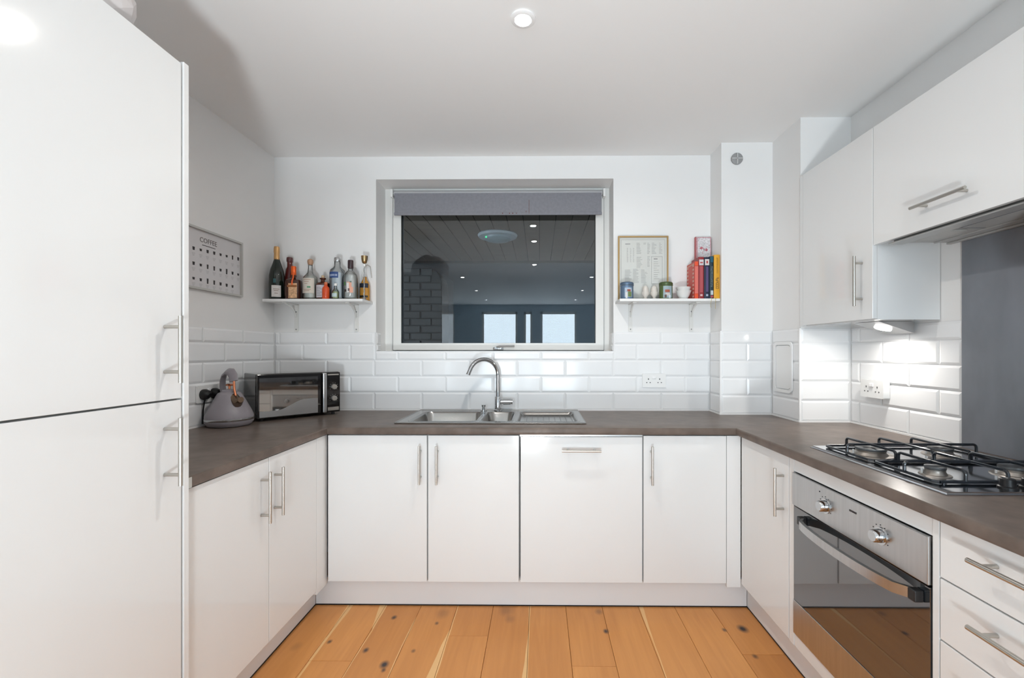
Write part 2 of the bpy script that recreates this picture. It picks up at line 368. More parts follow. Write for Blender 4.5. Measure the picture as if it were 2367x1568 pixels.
tile_run(wall_left, 1.30, YB - .009, 2.349, 2.194, lambda u, z, d: (XL + .002 + d, u, z))
g = bx(CAX0, CAX1, CAY - .003, CAY, .90, 1.3955); box(g, CAX0 - .003, CAX0, CAY - .003, YB - .01, .90, 1.3955); obj('grout', g, M['grout'], col_a)
tile_run(col_a, CAX0 - .003, CAX1 - .006, 1.2225 - TW / 2 - .15, 1.2225, lambda u, z, d: (u, CAY - .002 - d, z), rows=(1, 3))
tile_run(col_a, CAX0 - .003, CAX1 - .006, CAX0 - .0035, CAX0 - .0035, lambda u, z, d: (u, CAY - .002 - d, z), rows=(0, 2, 4))
tile_run(col_a, CAY - .004, YB - .010, CAY - .004, CAY - .004, lambda u, z, d: (CAX0 - .002 - d, u, z))
g = bx(CAX1, XR, CBY - .003, CBY, .90, 1.3955); box(g, CAX1 - .003, CAX1, CBY - .003, CAY, .90, 1.3955); obj('grout', g, M['grout'], col_b)
tile_run(col_b, CAX1 - .003, XR - .01, CAX1 - .003, CAX1 - .003, lambda u, z, d: (u, CBY - .002 - d, z))
tile_run(col_b, CBY - .004, CAY - .010, CBY - .004, CBY - .02, lambda u, z, d: (CAX1 - .002 - d, u, z))
obj('grout', bx(XR - .003, XR, 1.728, CBY, .90, 1.3955), M['grout'], wall_right)
tile_run(wall_right, 1.730, CBY - .010, 2.132, 1.978, lambda u, z, d: (XR - .002 - d, u, z))
# white sealant lines, edge trims
ZT = .902
s = B()
box(s, XL + .010, CAX0 - .01, YB - .017, YB - .010, ZT, ZT + .008); box(s, XL + .010, XL + .017, 1.31, YB - .012, ZT, ZT + .008)
box(s, CAX0 - .017, CAX0 - .010, CAY - .016, YB - .012, ZT, ZT + .008); box(s, CAX0 - .016, CAX1 - .01, CAY - .018, CAY - .011, ZT, ZT + .008)
box(s, CAX1 - .018, CAX1 - .011, CBY - .016, CAY - .012, ZT, ZT + .008); box(s, CAX1 - .016, XR - .01, CBY - .018, CBY - .011, ZT, ZT + .008)
box(s, XR - .018, XR - .011, 1.734, CBY - .012, ZT, ZT + .008)
struct('trim_1', s, M['seal'])
s = B()
for x, y in ((CAX0 - .008, CAY - .008), (CAX1 - .008, CBY - .008)): box(s, x - .005, x + .004, y - .005, y + .004, ZT, 1.395)
struct('trim_2', s, M['seal'])
# access panel on the side of the second column
ap = thing('access_panel', 'small white rounded access panel on the tiled column side', 'panel', (CAX1 - .012, 2.495, 1.185))
def rrect(bm, place, u0, u1, z0, z1, r, d0, d1, n=5, inner=None):
    def loop(o):
        P = []
        for (cu, cz, a0) in ((u1 - r, z1 - r, 0), (u0 + r, z1 - r, 90), (u0 + r, z0 + r, 180), (u1 - r, z0 + r, 270)):
            for k in range(n + 1): a = R(a0 + 90 * k / n); P.append((cu + (r - o) * math.cos(a), cz + (r - o) * math.sin(a)))
        return P
    outs = [[bm.verts.new(place(u, z, d)) for u, z in loop(0)] for d in (d0, d1)]
    n_ = len(outs[0])
    def bridge(a, b):
        for k in range(n_): bm.faces.new((a[k], a[(k + 1) % n_], b[(k + 1) % n_], b[k]))
    bridge(outs[0], outs[1])
    if inner:
        ins = [[bm.verts.new(place(u, z, d)) for u, z in loop(inner)] for d in (d1, d0)]
        bridge(outs[1], ins[0]); bridge(ins[0], ins[1]); bridge(ins[1], outs[0])
    else:
        bm.faces.new(outs[1]); bm.faces.new(outs[0][::-1])
    bmesh.ops.recalc_face_normals(bm, faces=bm.faces); return bm
pl = lambda u, z, d: (CAX1 - .0105 - d, u, z)
obj('panel_frame', rrect(B(), pl, 2.402, 2.588, 1.045, 1.328, .03, 0, .008, inner=.018), M['socket'], ap, smooth=True)
obj('panel_cover', rrect(B(), pl, 2.424, 2.566, 1.067, 1.306, .018, 0, .005), M['socket'], ap, smooth=True)

# ------------------------------------------------------------------ kitchen window, outside
f = B()
def ring(bm, x0, x1, z0, z1, wd, y0, y1, wb=None, wt=None):
    wb = wd if wb is None else wb; wt = wd if wt is None else wt
    box(bm, x0, x0 + wd, y0, y1, z0, z1); box(bm, x1 - wd, x1, y0, y1, z0, z1); box(bm, x0 + wd, x1 - wd, y0, y1, z0, z0 + wb); box(bm, x0 + wd, x1 - wd, y0, y1, z1 - wt, z1)
ring(f, WX0, WX1, WZ0 - .006, WZ1, .052, YW, YW + .07, wb=.010)
window = struct('window_1', f, M['frame'])
f = B(); ring(f, -.980, .428, WZ0 + .007, 2.345, .054, YW - .012, YW + .05, wb=.046)
obj('casement_frame', f, M['frame'], window)
f = B(); ring(f, -.9815, .4295, WZ0 + .004, 2.347, .0012, YW - .013, YW + .0, wb=.002); obj('gasket', f, M['black'], window)
f = B(); ring(f, -.928, .376, 1.326, 2.30, .004, YW - .006, YW + .03); obj('gasket', f, M['black'], window)
obj('pane', bx(-.926, .374, YW + .010, YW + .012, 1.329, 2.30), M['glass'], window)
h = B(); hx = -.27
box(h, hx - .040, hx + .03, YW - .022, YW - .012, 1.283, 1.301, .004); tube(h, [(hx - .012, YW - .02, 1.296), (hx - .012, YW - .05, 1.298)], .008, 10)
tube(h, [(hx - .014, YW - .05, 1.300), (hx + .005, YW - .053, 1.306), (hx + .105, YW - .053, 1.308)], .0062, 8)
hd = obj('window_handle', h, M['chrome'], window, smooth=True); hd['label'] = 'chrome lever handle'
bl = thing('roller_blind', 'grey fabric roller blind rolled up at the top of the kitchen window', 'blind', (-.27, YW - .05, 2.30))
obj('fabric', bx(-.958, .408, YW - .052, YW - .049, 2.182, 2.318), M['blind'], bl)
obj('bottom_bar', bx(-.960, .410, YW - .055, YW - .046, 2.172, 2.192, .003), M['blind'], bl)
obj('roller_tube', cyl((-.965, YW - .030, 2.322), (.415, YW - .030, 2.322), .019, 18), mat('blind_tube', (.42, .42, .43), .5), bl, smooth=True)
for x in (-.984, .418):
    obj('bracket', bx(x, x + .016, YW - .06, YW - .004, 2.292, 2.345, .003), M['socket'], bl)
ch = B()
for k in range(26): bmesh.ops.create_icosphere(ch, subdivisions=1, radius=.0028, matrix=Matrix.Translation((-.972, YW - .052, 2.292 - k * .0052)))
obj('pull_chain', ch, M['socket'], bl, kind='stuff')
st = B()
for x0, x1, z0, z1 in ((-.245, -.24, 2.178, 2.188), (-.20, -.193, 2.179, 2.186), (-.18, -.172, 2.179, 2.187), (-.07, -.067, 2.18, 2.27), (-.155, -.149, 2.18, 2.186), (-.09, -.086, 2.19, 2.20)):
    box(st, x0, x1, YW - .0562, YW - .0552, z0, z1)
obj('stain', st, mat('rust_stain', (.17, .09, .09), .9), bl, kind='stuff')

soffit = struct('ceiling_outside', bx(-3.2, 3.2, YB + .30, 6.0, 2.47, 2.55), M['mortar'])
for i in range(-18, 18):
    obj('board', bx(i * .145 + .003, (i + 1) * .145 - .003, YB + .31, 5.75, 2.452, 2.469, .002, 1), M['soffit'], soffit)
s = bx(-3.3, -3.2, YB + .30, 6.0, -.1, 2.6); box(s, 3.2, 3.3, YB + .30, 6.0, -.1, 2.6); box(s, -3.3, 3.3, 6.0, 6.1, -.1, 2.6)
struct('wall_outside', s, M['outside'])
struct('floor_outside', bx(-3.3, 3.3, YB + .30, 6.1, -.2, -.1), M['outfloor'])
ol = thing('bulkhead_light', 'round white bulkhead lamp under the boarded soffit outside the window', 'light', (-.42, 4.45, 2.452))
obj('base', lz(-.42, 4.45, [(.19, 2.452), (.20, 2.44), (.19, 2.42), (.15, 2.415)]), mat('grey_lamp_base', (.25, .27, .28), .4), ol, smooth=True)
obj('diffuser', lz(-.42, 4.45, [(.14, 2.415), (.135, 2.40), (.11, 2.385), (.05, 2.375), (.001, 2.373)]), mat('opal_diffuser', (.16, .20, .21), .3), ol, smooth=True)
b_ = B(); bmesh.ops.create_icosphere(b_, subdivisions=2, radius=.009, matrix=Matrix.Translation((-.525, 4.36, 2.402)))
obj('indicator', b_, mat('green_led', (0, .3, .1), .4, emit=(.05, 1, .3), estr=1.5), ol)
bw = thing('brick_pier', 'dark brick pier outside the left part of the kitchen window', 'wall', (-1.6, 4.7, -.1))
core = B(); PX0, PX1, PYF, ZT0 = -3.0, -1.02, 4.62, 2.19
pts = [(PX0, -.1), (PX1, -.1), (PX1, 1.95)] + [(PX1 - .24 + .24 * math.cos(R(a)), 1.95 + .24 * math.sin(R(a))) for a in range(10, 91, 10)] + [(PX0, 2.19)]
va = [core.verts.new((x, PYF + .012, z)) for x, z in pts]; vb = [core.verts.new((x, PYF + .35, z)) for x, z in pts]
core.faces.new(va); core.faces.new(vb[::-1])
for k in range(len(pts)): core.faces.new((va[k], vb[k], vb[(k + 1) % len(pts)], va[(k + 1) % len(pts)]))
bmesh.ops.recalc_face_normals(core, faces=core.faces); obj('core', core, M['mortar'], bw)
z = 1.10; ri = 0
while z < 2.12:
    x = PX1 - (.0 if ri % 2 else .11)
    if ri % 2 == 0 and z < 1.9: obj('brick', bx(x + .005, PX1 - .002, PYF, PYF + .05, z, z + .065, .003, 1), M['brick'], bw)
    while x > -2.1:
        lim = PX1 if z < 1.90 else PX1 - .24 + math.sqrt(max(0, .24 ** 2 - (z + .065 - 1.95) ** 2))
        b1 = min(x, lim); b0 = x - .215
        if b1 - b0 > .04: obj('brick', bx(b0 + .005, b1 - .005, PYF, PYF + .05, z, z + .065, .003, 1), M['brick'], bw)
        x -= .225
    z += .075; ri += 1

# ------------------------------------------------------------------ worktop (one continuous U), with sink cut-out
SX0, SX1, SY0, SY1 = -.743, .238, 2.268, 2.772
def worktop():
    xs = [XL + .001, -1.035, SX0 + .02, SX1 - .02, .948, XR - .001]; ysx = [.0, 1.295, 2.150, SY0 + .02, SY1 - .02, YB - .001]
    bm = B(); Z0, Z1 = .868, ZT
    def fill(i, j):
        if j >= 2: return not (i == 2 and j == 3)
        if i == 4: return True
        if i == 0: return j == 1
        return False
    V = {}
    def v(i, j, z):
        if (i, j, z) not in V: V[i, j, z] = bm.verts.new((xs[i], ysx[j], z))
        return V[i, j, z]
    for i in range(5):
        for j in range(5):
            if not fill(i, j): continue
            bm.faces.new((v(i, j, Z1), v(i + 1, j, Z1), v(i + 1, j + 1, Z1), v(i, j + 1, Z1))); bm.faces.new((v(i, j, Z0), v(i, j + 1, Z0), v(i + 1, j + 1, Z0), v(i + 1, j, Z0)))
            for di, dj, a, b in ((-1, 0, (i, j), (i, j + 1)), (1, 0, (i + 1, j + 1), (i + 1, j)), (0, -1, (i + 1, j), (i, j)), (0, 1, (i, j + 1), (i + 1, j + 1))):
                ni, nj = i + di, j + dj
                if not (0 <= ni < 5 and 0 <= nj < 5) or not fill(ni, nj): bm.faces.new((v(*a, Z1), v(*a, Z0), v(*b, Z0), v(*b, Z1)))
    bmesh.ops.recalc_face_normals(bm, faces=bm.faces)
    es = []
    for e in bm.edges:
        a, b = e.verts[0].co, e.verts[1].co
        if abs(a.z - b.z) > 1e-4 or len(e.link_faces) != 2 or abs(e.link_faces[0].normal.z - e.link_faces[1].normal.z) < .5: continue
        if (abs(a.y - 2.15) < 1e-4 and abs(b.y - 2.15) < 1e-4) or (abs(a.x + 1.035) < 1e-4 and abs(b.x + 1.035) < 1e-4 and a.y < 2.2 and b.y < 2.2) or (abs(a.x - .948) < 1e-4 and abs(b.x - .948) < 1e-4 and a.y < 2.2 and b.y < 2.2): es.append(e)
    bmesh.ops.bevel(bm, geom=es, offset=.007, segments=3, affect='EDGES', profile=.5)
    return bm
wt = thing('worktop', 'brown-grey laminate worktop running round three sides of the kitchen', 'worktop', (0, 2.4, .868))
obj('slab', worktop(), M['worktop'], wt, smooth=True)
obj('end_strip', bx(-1.0355, -1.0335, 1.2955, 1.308, .869, .900), M['steelv'], wt)
jt = B(); box(jt, -1.0345, -1.0325, 2.149, 2.157, .870, .901)
jt.free()

# ------------------------------------------------------------------ cabinet helpers
def handle(parent, p0, p1, out, so=.035, r=.0058, name='handle'):
    """bar from p0 to p1 standing `so` off the door; out = unit vector away from the door"""
    p0, p1, out = Vector(p0), Vector(p1), Vector(out); d = (p1 - p0).normalized(); bm = B()
    tube(bm, [p0, p1], r, 12)
    for q in (p0 + d * .030, p1 - d * .030): tube(bm, [q, q - out * (so - .0005)], r * .86, 10)
    return obj(name, bm, M['steelv'], parent, smooth=True)
def door(parent, name, x0, x1, y0, y1, z0, z1): return obj(name, bx(x0, x1, y0, y1, z0, z1, .0014, 2), M['gloss'], parent)
DT = .018
# tall unit on the left
tl = thing('tall_cabinet', 'tall gloss white two-door cabinet at the left edge of the picture', 'cabinet', (-1.35, .98, 0))
obj('body', bx(XL + .003, -1.052, .70, 1.272, .0, 2.10), M['carcass'], tl)
obj('end_panel', bx(XL + .003, -1.030, 1.2735, 1.2925, 0, 2.113, .001, 1), M['gloss'], tl)
obj('end_panel', bx(XL + .003, -1.030, .660, .679, 0, 2.113, .001, 1), M['gloss'], tl)
obj('top_panel', bx(XL + .003, -1.052, .681, 1.272, 2.101, 2.106), M['gloss'], tl)
d1 = door(tl, 'door', -1.050, -1.0315, .682, 1.2665, 1.1395, 2.104); handle(d1, (-.9865, 1.209, 1.187), (-.9865, 1.209, 1.371), (1, 0, 0), .045)
d2 = door(tl, 'door', -1.050, -1.0315, .682, 1.2665, .150, 1.1345); handle(d2, (-.9865, 1.209, .904), (-.9865, 1.209, 1.090), (1, 0, 0), .045)
# crumpled film bag on top
bag = B(); bmesh.ops.create_icosphere(bag, subdivisions=4, radius=1)
rnd = random.Random(5)
dirs = [(Vector((rnd.uniform(-1, 1), rnd.uniform(-1, 1), rnd.uniform(-1, 1))).normalized(), rnd.uniform(2, 7), rnd.uniform(0, 6)) for _ in range(14)]
for v in bag.verts:
    n = v.co.normalized(); k = sum(abs(math.sin(n.dot(d) * f_ + p)) for d, f_, p in dirs) / 14
    v.co = Vector((n.x * .185, n.y * .245, n.z * .155)) * (.75 + .55 * k); v.co.z = max(v.co.z, -.07)
bmesh.ops.translate(bag, vec=(-1.222, .975, 2.107 + .0705), verts=bag.verts)
tag(obj('plastic_bag', bag, M['bag']), 'crumpled pale plastic bag lying on top of the tall cabinet', 'bag')

# left base cabinet
cb = thing('base_cabinet', 'double-door white base cabinet under the kettle beside the tall unit', 'cabinet', (-1.36, 1.70, 0))
obj('body', bx(XL + .003, -1.070, 1.2945, 2.095, .142, .866), M['carcass'], cb)
a = door(cb, 'door', -1.0685, -1.050, 1.2965, 1.7095, .144, .862); handle(a, (-1.015, 1.662, .625), (-1.015, 1.662, .818), (1, 0, 0))
a = door(cb, 'door', -1.0685, -1.050, 1.7130, 2.0775, .144, .862); handle(a, (-1.015, 1.747, .625), (-1.015, 1.747, .815), (1, 0, 0))
obj('corner_post', bx(-1.0685, -1.050, 2.0795, 2.184, .125, .863, .001, 1), M['gloss'], cb)
# back run
def back_door(parent, x0, x1, hx=None, name='door'):
    d = door(parent, name, x0, x1, 2.167, 2.1855, .144, .862)
    if hx is not None: handle(d, (hx, 2.132, .630), (hx, 2.132, .816), (0, -1, 0))
    return d
cb = thing('base_cabinet', 'double-door white cabinet under the left half of the sink', 'cabinet', (-.57, 2.45, 0))
obj('body', bx(-1.040, -.0985, 2.187, YB - .03, .142, .66), M['carcass'], cb)
obj('front_rail', bx(-1.040, -.0985, 2.187, 2.205, .66, .866), M['carcass'], cb)
back_door(cb, -1.0385, -.5520, -.581); back_door(cb, -.5455, -.1015, -.498)
dw = thing('dishwasher', 'integrated dishwasher with plain white front and horizontal bar handle', 'dishwasher', (.20, 2.45, 0))
obj('body', bx(-.0955, .5015, 2.190, YB - .03, .143, .68), mat('dishwasher_grey', (.25, .25, .26), .4), dw)
obj('control_edge', bx(-.0955, .5015, 2.172, 2.20, .8575, .8665), M['steel'], dw)
a = door(dw, 'door', -.0925, .5010, 2.167, 2.1855, .144, .8560); handle(a, (.108, 2.132, .7935), (.297, 2.132, .7935), (0, -1, 0))
cb = thing('base_cabinet', 'single-door white base cabinet right of the dishwasher', 'cabinet', (.74, 2.45, 0))
obj('body', bx(.5045, .969, 2.187, YB - .03, .142, .866), M['carcass'], cb)
back_door(cb, .5075, .9090, .543)
obj('corner_post', bx(.9115, .9790, 2.167, 2.1855, .125, .863, .001, 1), M['gloss'], cb)
# right run
cb = thing('base_cabinet', 'narrow single-door white base cabinet left of the oven', 'cabinet', (1.3, 1.95, 0))
obj('body', bx(1.000, XR - .003, 1.752, 2.165, .142, .866), M['carcass'], cb)
a = door(cb, 'door', .980, .9985, 1.7555, 2.1620, .144, .862); handle(a, (.945, 1.791, .611), (.945, 1.791, .804), (-1, 0, 0))
oh = thing('oven_housing', 'white cabinet housing built round the oven below the hob', 'cabinet', (1.3, 1.42, 0))
obj('side_panel', bx(.980, XR - .003, 1.7185, 1.7495, .142, .866), M['gloss'], oh)
obj('side_panel', bx(.980, XR - .003, 1.0985, 1.1155, .142, .866), M['gloss'], oh)
obj('top_rail', bx(.9815, 1.003, 1.117, 1.717, .813, .866), M['gloss'], oh)
obj('bottom_rail', bx(.9815, 1.003, 1.117, 1.717, .142, .188), M['gloss'], oh)
obj('back_panel', bx(XR - .02, XR - .003, 1.117, 1.717, .142, .866), M['carcass'], oh)
dr = thing('drawer_unit', 'white drawer unit with bar handles right of the oven', 'cabinet', (1.3, .8, 0))
obj('body', bx(1.000, XR - .003, .497, 1.0965, .142, .866), M['carcass'], dr)
for i, (z0, z1) in enumerate(((.722, .862), (.5705, .718), (.359, .5665), (.144, .355))):
    a = door(dr, 'drawer', .980, .9985, .499, 1.0950, z0, z1); zc = (.812, .664, .50, .30)[i]
    handle(a, (.945, .60, zc), (.945, .990, zc), (-1, 0, 0))
cb = thing('base_cabinet', 'white base cabinet near the camera, past the drawers', 'cabinet', (1.3, .25, 0))
obj('body', bx(1.000, XR - .003, .005, .495, .142, .866), M['carcass'], cb)
door(cb, 'door', .980, .9985, .008, .493, .144, .862)
# plinths
k = thing('plinth', 'long white plinth under the sink cabinets and dishwasher', 'plinth', (0, 2.22, 0))
obj('board', bx(-1.124, 1.032, 2.217, 2.232, .004, .141, .001, 1), M['plinth'], k); obj('seal_strip', bx(-1.124, 1.032, 2.2155, 2.226, .0005, .006), M['black'], k)
k = thing('plinth', 'white plinth under the left base cabinet', 'plinth', (-1.13, 1.7, 0))
obj('board', bx(-1.139, -1.1245, 1.294, 2.216, .004, .141, .001, 1), M['plinth'], k); obj('seal_strip', bx(-1.133, -1.123, 1.294, 2.216, .0005, .006), M['black'], k)
k = thing('plinth', 'white plinth under the oven and drawers', 'plinth', (1.04, 1.2, 0))
obj('board', bx(1.0325, 1.047, .005, 2.216, .004, .141, .001, 1), M['plinth'], k); obj('seal_strip', bx(1.031, 1.041, .005, 2.216, .0005, .006), M['black'], k)

# wall cabinets
WXF = 1.364
wc = thing('wall_cabinet', 'white wall cabinet with vertical handle beside the column', 'cabinet', (1.5, 2.08, 1.405))
obj('body', bx(WXF + .0195, XR - .003, 1.829, 2.336, 1.404, 2.19), M['gloss'], wc)
obj('filler_strip', bx(WXF + .0005, WXF + .019, 2.3125, 2.3365, 1.404, 2.19), M['gloss'], wc)
a = door(wc, 'door', WXF, WXF + .0185, 1.8305, 2.3105, 1.408, 2.190); handle(a, (1.330, 1.889, 1.465), (1.330, 1.889, 1.677), (-1, 0, 0))
wc = thing('wall_cabinet', 'white lift-up wall cabinet with horizontal handle over the cooker hood', 'cabinet', (1.5, 1.52, 1.71))
obj('body', bx(WXF + .0195, XR - .003, 1.2115, 1.827, 1.745, 2.19), M['gloss'], wc)
a = door(wc, 'door', WXF, WXF + .0185, 1.2130, 1.8270, 1.708, 2.190); handle(a, (1.330, 1.400, 1.787), (1.330, 1.607, 1.787), (-1, 0, 0))
wc = thing('wall_cabinet', 'white wall cabinet nearest the camera at the right edge', 'cabinet', (1.5, .9, 1.405))
obj('body', bx(WXF + .0195, XR - .003, .60, 1.2095, 1.404, 2.19), M['gloss'], wc)
door(wc, 'door', WXF, WXF + .0185, .602, 1.2085, 1.408, 2.190)
# hood
ho = thing('cooker_hood', 'grey built-in cooker hood under the lift-up wall cabinet', 'hood', (1.5, 1.52, 1.70))
obj('body', bx(1.405, XR - .006, 1.225, 1.775, 1.704, 1.744, .004), M['hoodm'], ho)
obj('visor', bx(1.384, 1.440, 1.225, 1.775, 1.697, 1.703, .002), mat('hood_light_metal', (.5, .5, .49), .35, .6), ho)
obj('lamp_cover', bx(1.445, 1.505, 1.575, 1.715, 1.6985, 1.7035, .001, 1), mat('hood_lens', (.42, .42, .40), .3), ho)
obj('filter', bx(1.445, 1.535, 1.245, 1.545, 1.6985, 1.7035, .001, 1), M['grill'], ho)
fl = B()
for k in range(14): box(fl, 1.45 + k * .006, 1.452 + k * .006, 1.255, 1.535, 1.6975, 1.6985)
obj('filter_slats', fl, M['hoodm'], ho, kind='stuff')
obj('ridge', bx(1.555, 1.562, 1.235, 1.765, 1.699, 1.7035), M['hoodm'], ho)
obj('rear_edge', bx(1.612, 1.630, 1.225, 1.775, 1.697, 1.7035, .001, 1), M['hoodm'], ho)
# splashback
tag(obj('splashback', bx(XR - .012, XR - .004, .45, 1.728, ZT + .0005, 1.697, .001, 1), M['splash']), 'mottled grey splashback panel on the wall behind the hob', 'splashback')
# triangular under-cabinet lamp
ul = thing('cabinet_light', 'small triangular steel lamp glowing under the wall cabinet', 'light', (1.5, 2.02, 1.36))
tri = B(); A = [(1.475, 1.900), (1.475, 2.075), (1.615, 2.075), (1.615, 1.900)]
q = [(1.46, 1.403), (1.612, 1.403), (1.612, 1.352)]
va = [tri.verts.new((x, 1.925, z)) for x, z in q]; vb = [tri.verts.new((x, 2.075, z)) for x, z in q]
tri.faces.new(va); tri.faces.new(vb[::-1])
for k in range(3): tri.faces.new((va[k], vb[k], vb[(k + 1) % 3], va[(k + 1) % 3]))
bmesh.ops.recalc_face_normals(tri, faces=tri.faces); obj('housing', tri, M['steel'], ul)
sl = math.atan2(.051, .152); nrm = Vector((-math.sin(sl), 0, -math.cos(sl)))
c0 = Vector((1.536, 2.0, 1.3775)) + nrm * .001
dl = B(); bmesh.ops.create_cone(dl, cap_ends=True, segments=24, radius1=.032, radius2=.032, depth=.003); xf(dl, Matrix.Translation(c0 + nrm * .001) @ Matrix.Rotation(sl, 4, 'Y'))
obj('lens', dl, M['lens'], ul)
o = area('cabinet_light_glow', c0 + nrm * .005, (0, 0, 0), .055, 1.9, (1, .96, .9), spread=170); o.rotation_euler = (0, sl, 0)

# ceiling downlights
for i, (x, y) in enumerate(CEIL_LIGHTS):
    lab = ['round recessed downlight glowing in the kitchen ceiling', 'second kitchen downlight, nearer the camera', 'downlight at the kitchen opening behind the camera'][i] if i < 3 else ('left', 'right')[(i - 3) % 2] + ' downlight of the ' + ('nearest', 'middle', 'farthest')[(i - 3) // 2] + ' living-room pair, reflected in the window'
    dlg = thing('downlight', lab, 'light', (x, y, ZC), group='living-room downlights' if i > 2 else None)
    obj('trim_ring', lz(0, 0, [(.032, -.0005), (.046, -.0005), (.046, -.006), (.040, -.009), (.031, -.009), (.031, -.004)], n=32), M['seal'], dlg, world=False, smooth=True)
    obj('lens', lz(0, 0, [(.030, -.001), (.030, -.0085)], n=24), M['lens'], dlg, world=False)
ux, uy, uz = FILL_POS
t = thing('fill_fixture', 'added fill light on a steel stand, unseen behind the camera', 'lamp', (ux, uy, .012))  # unseen fixture invented to carry the added fill light
obj('base', lz(ux, uy, [(.14, .0125), (.14, .022), (.03, .035), (.014, .04)], n=32), M['steelv'], t, smooth=True)
ax_ = (FILL_AIM - FILL_POS).normalized()
obj('stem', cyl((ux, uy, .035), FILL_POS - ax_ * .12, .011), M['steelv'], t, smooth=True)
cn = tube(B(), [FILL_POS - ax_ * .17, FILL_POS - ax_ * .16, FILL_POS - ax_ * .012], [.08, .16, .165], 32)
obj('fill_head', cn, M['steelv'], t, smooth=True)
# vent cap on the column
vc = thing('vent_cover', 'small round grey vent cover high on the white column', 'vent', (1.164, CAY, 2.41))
vb_ = B(); tube(vb_, [(1.164, CAY - .0005, 2.41), (1.164, CAY - .010, 2.41), (1.164, CAY - .013, 2.41)], [.034, .034, .030], 28)
obj('disc', vb_, mat('vent_grey', (.30, .30, .30), .5), vc, smooth=True)
c_ = bx(1.132, 1.196, CAY - .016, CAY - .013, 2.4075, 2.4125); box(c_, 1.1615, 1.1665, CAY - .016, CAY - .013, 2.378, 2.442)
obj('cross_bar', c_, mat('vent_light', (.55, .55, .55), .5), vc)

# ------------------------------------------------------------------ sockets
def socket(name, label, loc, rz, raised=False, sw=True):
    """built facing -Y at the origin, then turned"""
    t = thing(name, label, 'socket', loc, rz); dpt = .030 if raised else .007
    pl_ = lambda u, z, d: (u, -d, z)
    obj('plate', rrect(B(), pl_, -.073, .073, -.043, .043, .006, 0, dpt, n=3), M['socket'], t, world=False, smooth=True)
    for cx in (-.035, .035):
        s_ = B()
        box(s_, cx - .003, cx + .003, -dpt - .0006, -dpt + .001, .004, .013); box(s_, cx - .014, cx - .007, -dpt - .0006, -dpt + .001, -.016, -.011); box(s_, cx + .007, cx + .014, -dpt - .0006, -dpt + .001, -.016, -.011)
        obj('slots', s_, M['slot'], t, world=False, kind='stuff')
        obj('switch', bx(-.006 + (cx > 0) * .012 - .006, (cx > 0) * .012, -dpt - .005, -dpt, .010, .026, .001, 1), M['seal'], t, world=False)
    return t
socket('wall_socket', 'white double socket on the tiles right of the sink', (.717, YB - .0108, 1.092), 0)
socket('wall_socket', 'raised white double socket below the glowing cabinet lamp', (XR - .0108, 2.152, 1.094), R(-90), True)
socket('wall_socket', 'white double socket behind the kettle', (XL + .0108, 2.215, 1.062), R(90))
for i, (yy, lab, cy_) in enumerate(((2.180, 'left black plug with a hanging cable beside the kettle', 0), (2.250, 'right black plug half hidden behind the kettle', 1))):
    pg = thing('plug', lab, 'plug', (XL + .018, yy, 1.058))
    b_ = B(); tube(b_, [(XL + .018, yy, 1.060), (XL + .030, yy, 1.060), (XL + .045, yy, 1.058), (XL + .052, yy, 1.055)], [.026, .027, .022, .012], 18)
    obj('body', b_, M['black'], pg, smooth=True)
    z1 = .915
    obj('cable', tube(B(), [(XL + .032, yy, 1.045), (XL + .024, yy, 1.02), (XL + .018, yy, .98), (XL + .016, yy, .94), (XL + .016, yy, z1)], .0035, 8), M['black'], pg, smooth=True)

# ------------------------------------------------------------------ sink, tap
sk = thing('sink', 'stainless steel sink with one and a half bowls and right-hand drainer', 'sink', (-.25, 2.52, ZT))
def rpoly(x0, x1, y0, y1, r, n=5):
    P = []
    for cx, cy_, a0 in ((x1 - r, y1 - r, 0), (x0 + r, y1 - r, 90), (x0 + r, y0 + r, 180), (x1 - r, y0 + r, 270)):
        for k in range(n + 1): a = R(a0 + 90 * k / n); P.append((cx + r * math.cos(a), cy_ + r * math.sin(a)))
    return P
def basin(name, x0, x1, y0, y1, depth, r, lab=None, taper=.02, rim=.0):
    bm = B(); loops = []
    for o_, z in ((-.010, ZT + .006), (-.004, ZT + .0068), (0, ZT + .005), (.006, ZT - .006), (taper, ZT - depth * .9), (taper + .02, ZT - depth), ):
        loops.append([bm.verts.new((x, y, z)) for x, y in rpoly(x0 + o_, x1 - o_, y0 + o_, y1 - o_, max(r - max(o_, 0) * .5, .004))])
    for a, b in zip(loops, loops[1:]):
        for k in range(len(a)): bm.faces.new((a[k], b[k], b[(k + 1) % len(a)], a[(k + 1) % len(a)]))
    bm.faces.new(loops[-1]); bmesh.ops.recalc_face_normals(bm, faces=bm.faces)
    for f_ in bm.faces:
        pass
    return obj(name, bm, M['sink'], sk, smooth=True)
